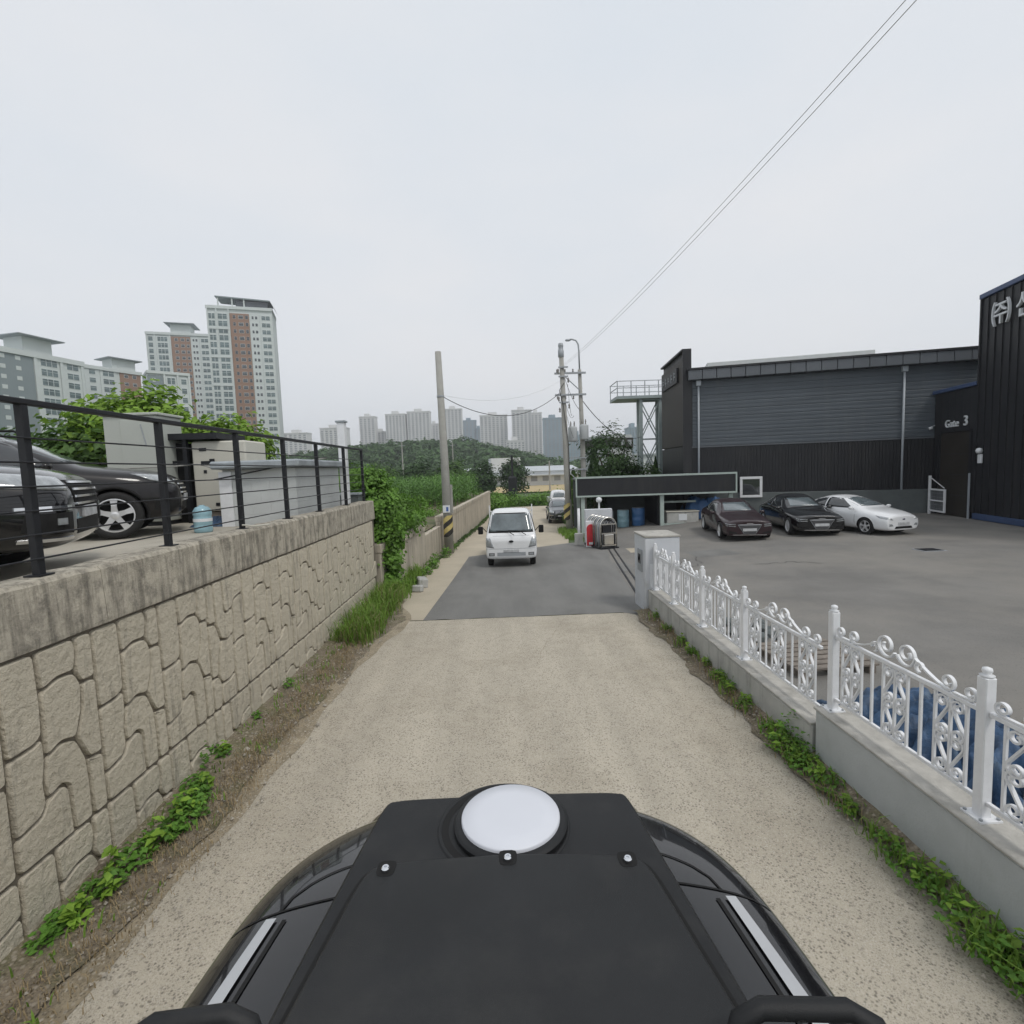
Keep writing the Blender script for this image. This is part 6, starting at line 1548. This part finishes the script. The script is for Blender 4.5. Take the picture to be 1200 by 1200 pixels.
# left verge: weed bed near the wall foot, bright grass clump at the wall end
LW = [(-3.02, 3.3, .07), (-2.95, 3.55, .08), (-3.0, 3.8, .10), (-2.92, 4.05, .13), (-2.85, 4.3, .15), (-2.95, 4.5, .14), (-3.05, 4.75, .10), (-3.08, 5.3, .06), (-3.05, 3.1, .06)]
weedbed('verge_weeds', 'dense low green weeds along the foot of the retaining wall', [(x, y, .06, r*1.15, .10+r*.5) for x, y, r in LW]+[(x+rnd.uniform(-.12, .1), y+rnd.uniform(-.1, .1), .06, r*.8, .12) for x, y, r in LW]+[(-3.1, 5.05, .08, .06, .32), (-3.08, 7.0, .08, .07, .16), (-3.1, 6.1, .08, .05, .1)], M['weed'], .055, 60)
weedbed('verge_sprouts', 'taller yellow green sprouts among the weeds at the wall foot', [(x+rnd.uniform(-.1, .12), y+rnd.uniform(-.15, .15), .06, r*.7, .16+r*.5) for x, y, r in LW], M['leaf_bright'], .075, 12)
blades('verge_grass', 'sparse grass tufts scattered over the left soil verge', [(-3.1+rnd.random()**2*.55, rnd.uniform(2.2, 9), .06, rnd.uniform(.2, .6)) for _ in range(120)], M['grass'], 9, .04, .13, .04)
blades('tall_grass', 'bright tall grass clump at the foot of the retaining wall end', [(-3.05+rnd.random()*.5, rnd.uniform(8.9, 12.6), .05+gz(11), rnd.uniform(.6, 1.1)) for _ in range(150)]+[(-2.75+rnd.uniform(-.12, .12), rnd.uniform(12.8, 16), gz(14)+.02, .7) for _ in range(40)], M['grass'], 26, .14, .56, .11, .008)
blades('tall_dry_grass', 'pale seed stalks standing in the tall grass clump', [(-3.0+rnd.random()*.5, rnd.uniform(8.7, 12.6), .05+gz(11), rnd.uniform(.4, .9)) for _ in range(90)], M['dry'], 8, .2, .6, .1, .005, 'straw')
weedbed('wall_weeds', 'green leafy weeds along the foot of the low wall by the asphalt', [(W2X(y)+.22+rnd.uniform(-.05, .15), y, gz(y), rnd.uniform(.14, .26), rnd.uniform(.25, .5)) for y in (13.2, 13.6, 14.2, 15.0, 15.6, 16.4, 17.6, 18.1, 19.0, 20.2, 20.8, 21.6, 22.0, 22.6)], M['leaf_vine'], .10, 34)
weedbed('gutter_weeds', 'dry green weeds along the far low wall', [(W2X(y)+.25, y, gz(y), rnd.uniform(.12, .2), rnd.uniform(.1, .25)) for y in [24+i*.9 for i in range(27)]], M['leaf_mid'], .10, 34)
blades('dry_litter', 'dry stalks and straw lying on the left soil verge', [(-2.95+rnd.random()*.45, rnd.uniform(2.2, 10), .05, rnd.uniform(.5, 1.2)) for _ in range(700)], M['dry'], 10, .01, .07, .07, .0035, 'straw')
# right verge
RW = [(2.86, 2.35, .17), (2.84, 2.6, .20), (2.8, 2.85, .20), (2.83, 3.1, .16), (2.80, 3.35, .14), (2.82, 3.6, .10), (2.78, 4.0, .08), (2.84, 4.35, .14), (2.80, 4.65, .17), (2.78, 4.95, .16), (2.84, 5.25, .14), (2.82, 5.9, .09), (2.84, 6.4, .10), (2.86, 6.75, .11), (2.86, 7.7, .07), (2.86, 8.2, .08), (2.86, 8.9, .07), (2.87, 9.6, .06), (2.9, 7.2, .06)]
weedbed('fence_weeds', 'low green weeds in patches along the foot of the fence wall', [(x, y, .05, r, .07+r*.55) for x, y, r in RW]+[(2.9, 5.05, .1, .12, .34), (2.88, 4.8, .1, .10, .24)], M['weed'], .045, 60)
weedbed('fence_sprouts', 'yellow green sprouts scattered among the fence wall weeds', [(x+rnd.uniform(-.08, .08), y+rnd.uniform(-.12, .12), .05, r*.7, .12+r*.5) for x, y, r in RW], M['leaf_bright'], .06, 10)
blades('fence_grass', 'grass blades growing along the foot of the fence wall', [(x+rnd.uniform(-.1, .08), y+rnd.uniform(-.15, .15), .05, r*5) for x, y, r in RW for _ in range(3)], M['grass'], 22, .08, .24, .05)
blades('fence_straw', 'pale dry grass mixed along the foot of the farther fence wall', [(2.82+rnd.uniform(-.08, .1), rnd.uniform(4, 10.2), .03, rnd.uniform(.3, .9)) for _ in range(150)], M['dry'], 9, .04, .18, .06, .004, 'straw')
wire('thin lead between the two crossarm poles', (3.5, 28.5, 8.4), (4.6, 29.4, 6.2), .35, .012)
wire('slack lead hanging from the crossarm toward the transformer', (3.55, 28.5, 7.2), (4.2, 29.2, 5.9), .6, .010)
wire('low slack cable between the crossarm pole and the rear pole', (3.6, 28.5, 6.4), (4.65, 29.4, 4.4), .8, .010)
blades('grass_island', 'small grass patch around the base of the crossarm pole', [(3.45+rnd.uniform(-.25, .45), rnd.uniform(25.2, 29.5), gz(27)+.0, .9) for _ in range(130)], M['grass'], 16, .12, .35, .12, .012)
# pebbles
V = MB()
for k in range(520):
    if k % 3: x, y = -3.0+rnd.random()*.75, rnd.uniform(2, 10.5)
    else: x, y = 2.62+rnd.random()*.3, rnd.uniform(2.2, 10)
    r = rnd.uniform(.006, .022)*(1.8 if rnd.random() < .05 else 1); q = rnd.uniform(0, 6)
    z = gz(y)+.03+(max(0, -2.6-x)*.12 if x < 0 else max(0, x-2.66)*.3)
    a, b = r*math.cos(q), r*math.sin(q)
    V.add([(x+a, y+b, z-r*.4), (x-b*.8, y+a*.8, z-r*.4), (x-a, y-b, z-r*.4), (x+b*.8, y-a*.8, z-r*.4), (x+a*.3, y+b*.3, z+r*.5), (x-a*.3, y-b*.2, z+r*.45)], [(0,1,4), (1,5,4), (1,2,5), (2,3,5), (3,4,5), (3,0,4)])
tag(V.build('pebbles', M['pebble'], None), 'scattered pale pebbles on the soil verges', 'pebbles', kind='stuff')
# broken kerb stones by the low wall
for k, (x, y, s_, lb) in enumerate(((-2.35, 14.2, .22, 'larger pale broken kerb stone among the weeds by the low wall'), (-2.36, 13.5, .15, 'small pale kerb stone fragment nearest among the low wall weeds'))):
    tag(MB().box(-s_*.6, s_*.6, -s_, s_, 0, s_*1.2).build('kerb_stone', M['fence_block'], None, bevel=.03, loc=(x, y, gz(y)), rot=(0, .1, .3+k)), lb, 'stone')

# ================================================================== thin haze over everything
hz = MB().box(-1500, 1500, -80, 1300, -17, 96).build('haze', None); tag(hz, None, None, kind='stuff')
hm = bpy.data.materials.new('haze'); hm.use_nodes = True; hn = hm.node_tree; hn.nodes.clear()
ho = hn.nodes.new('ShaderNodeOutputMaterial'); pv = hn.nodes.new('ShaderNodeVolumePrincipled')
pv.inputs['Color'].default_value = (.93, .95, 1, 1); pv.inputs['Density'].default_value = .00048; pv.inputs['Anisotropy'].default_value = .2
hn.links.new(pv.outputs[0], ho.inputs['Volume']); hz.data.materials.append(hm)
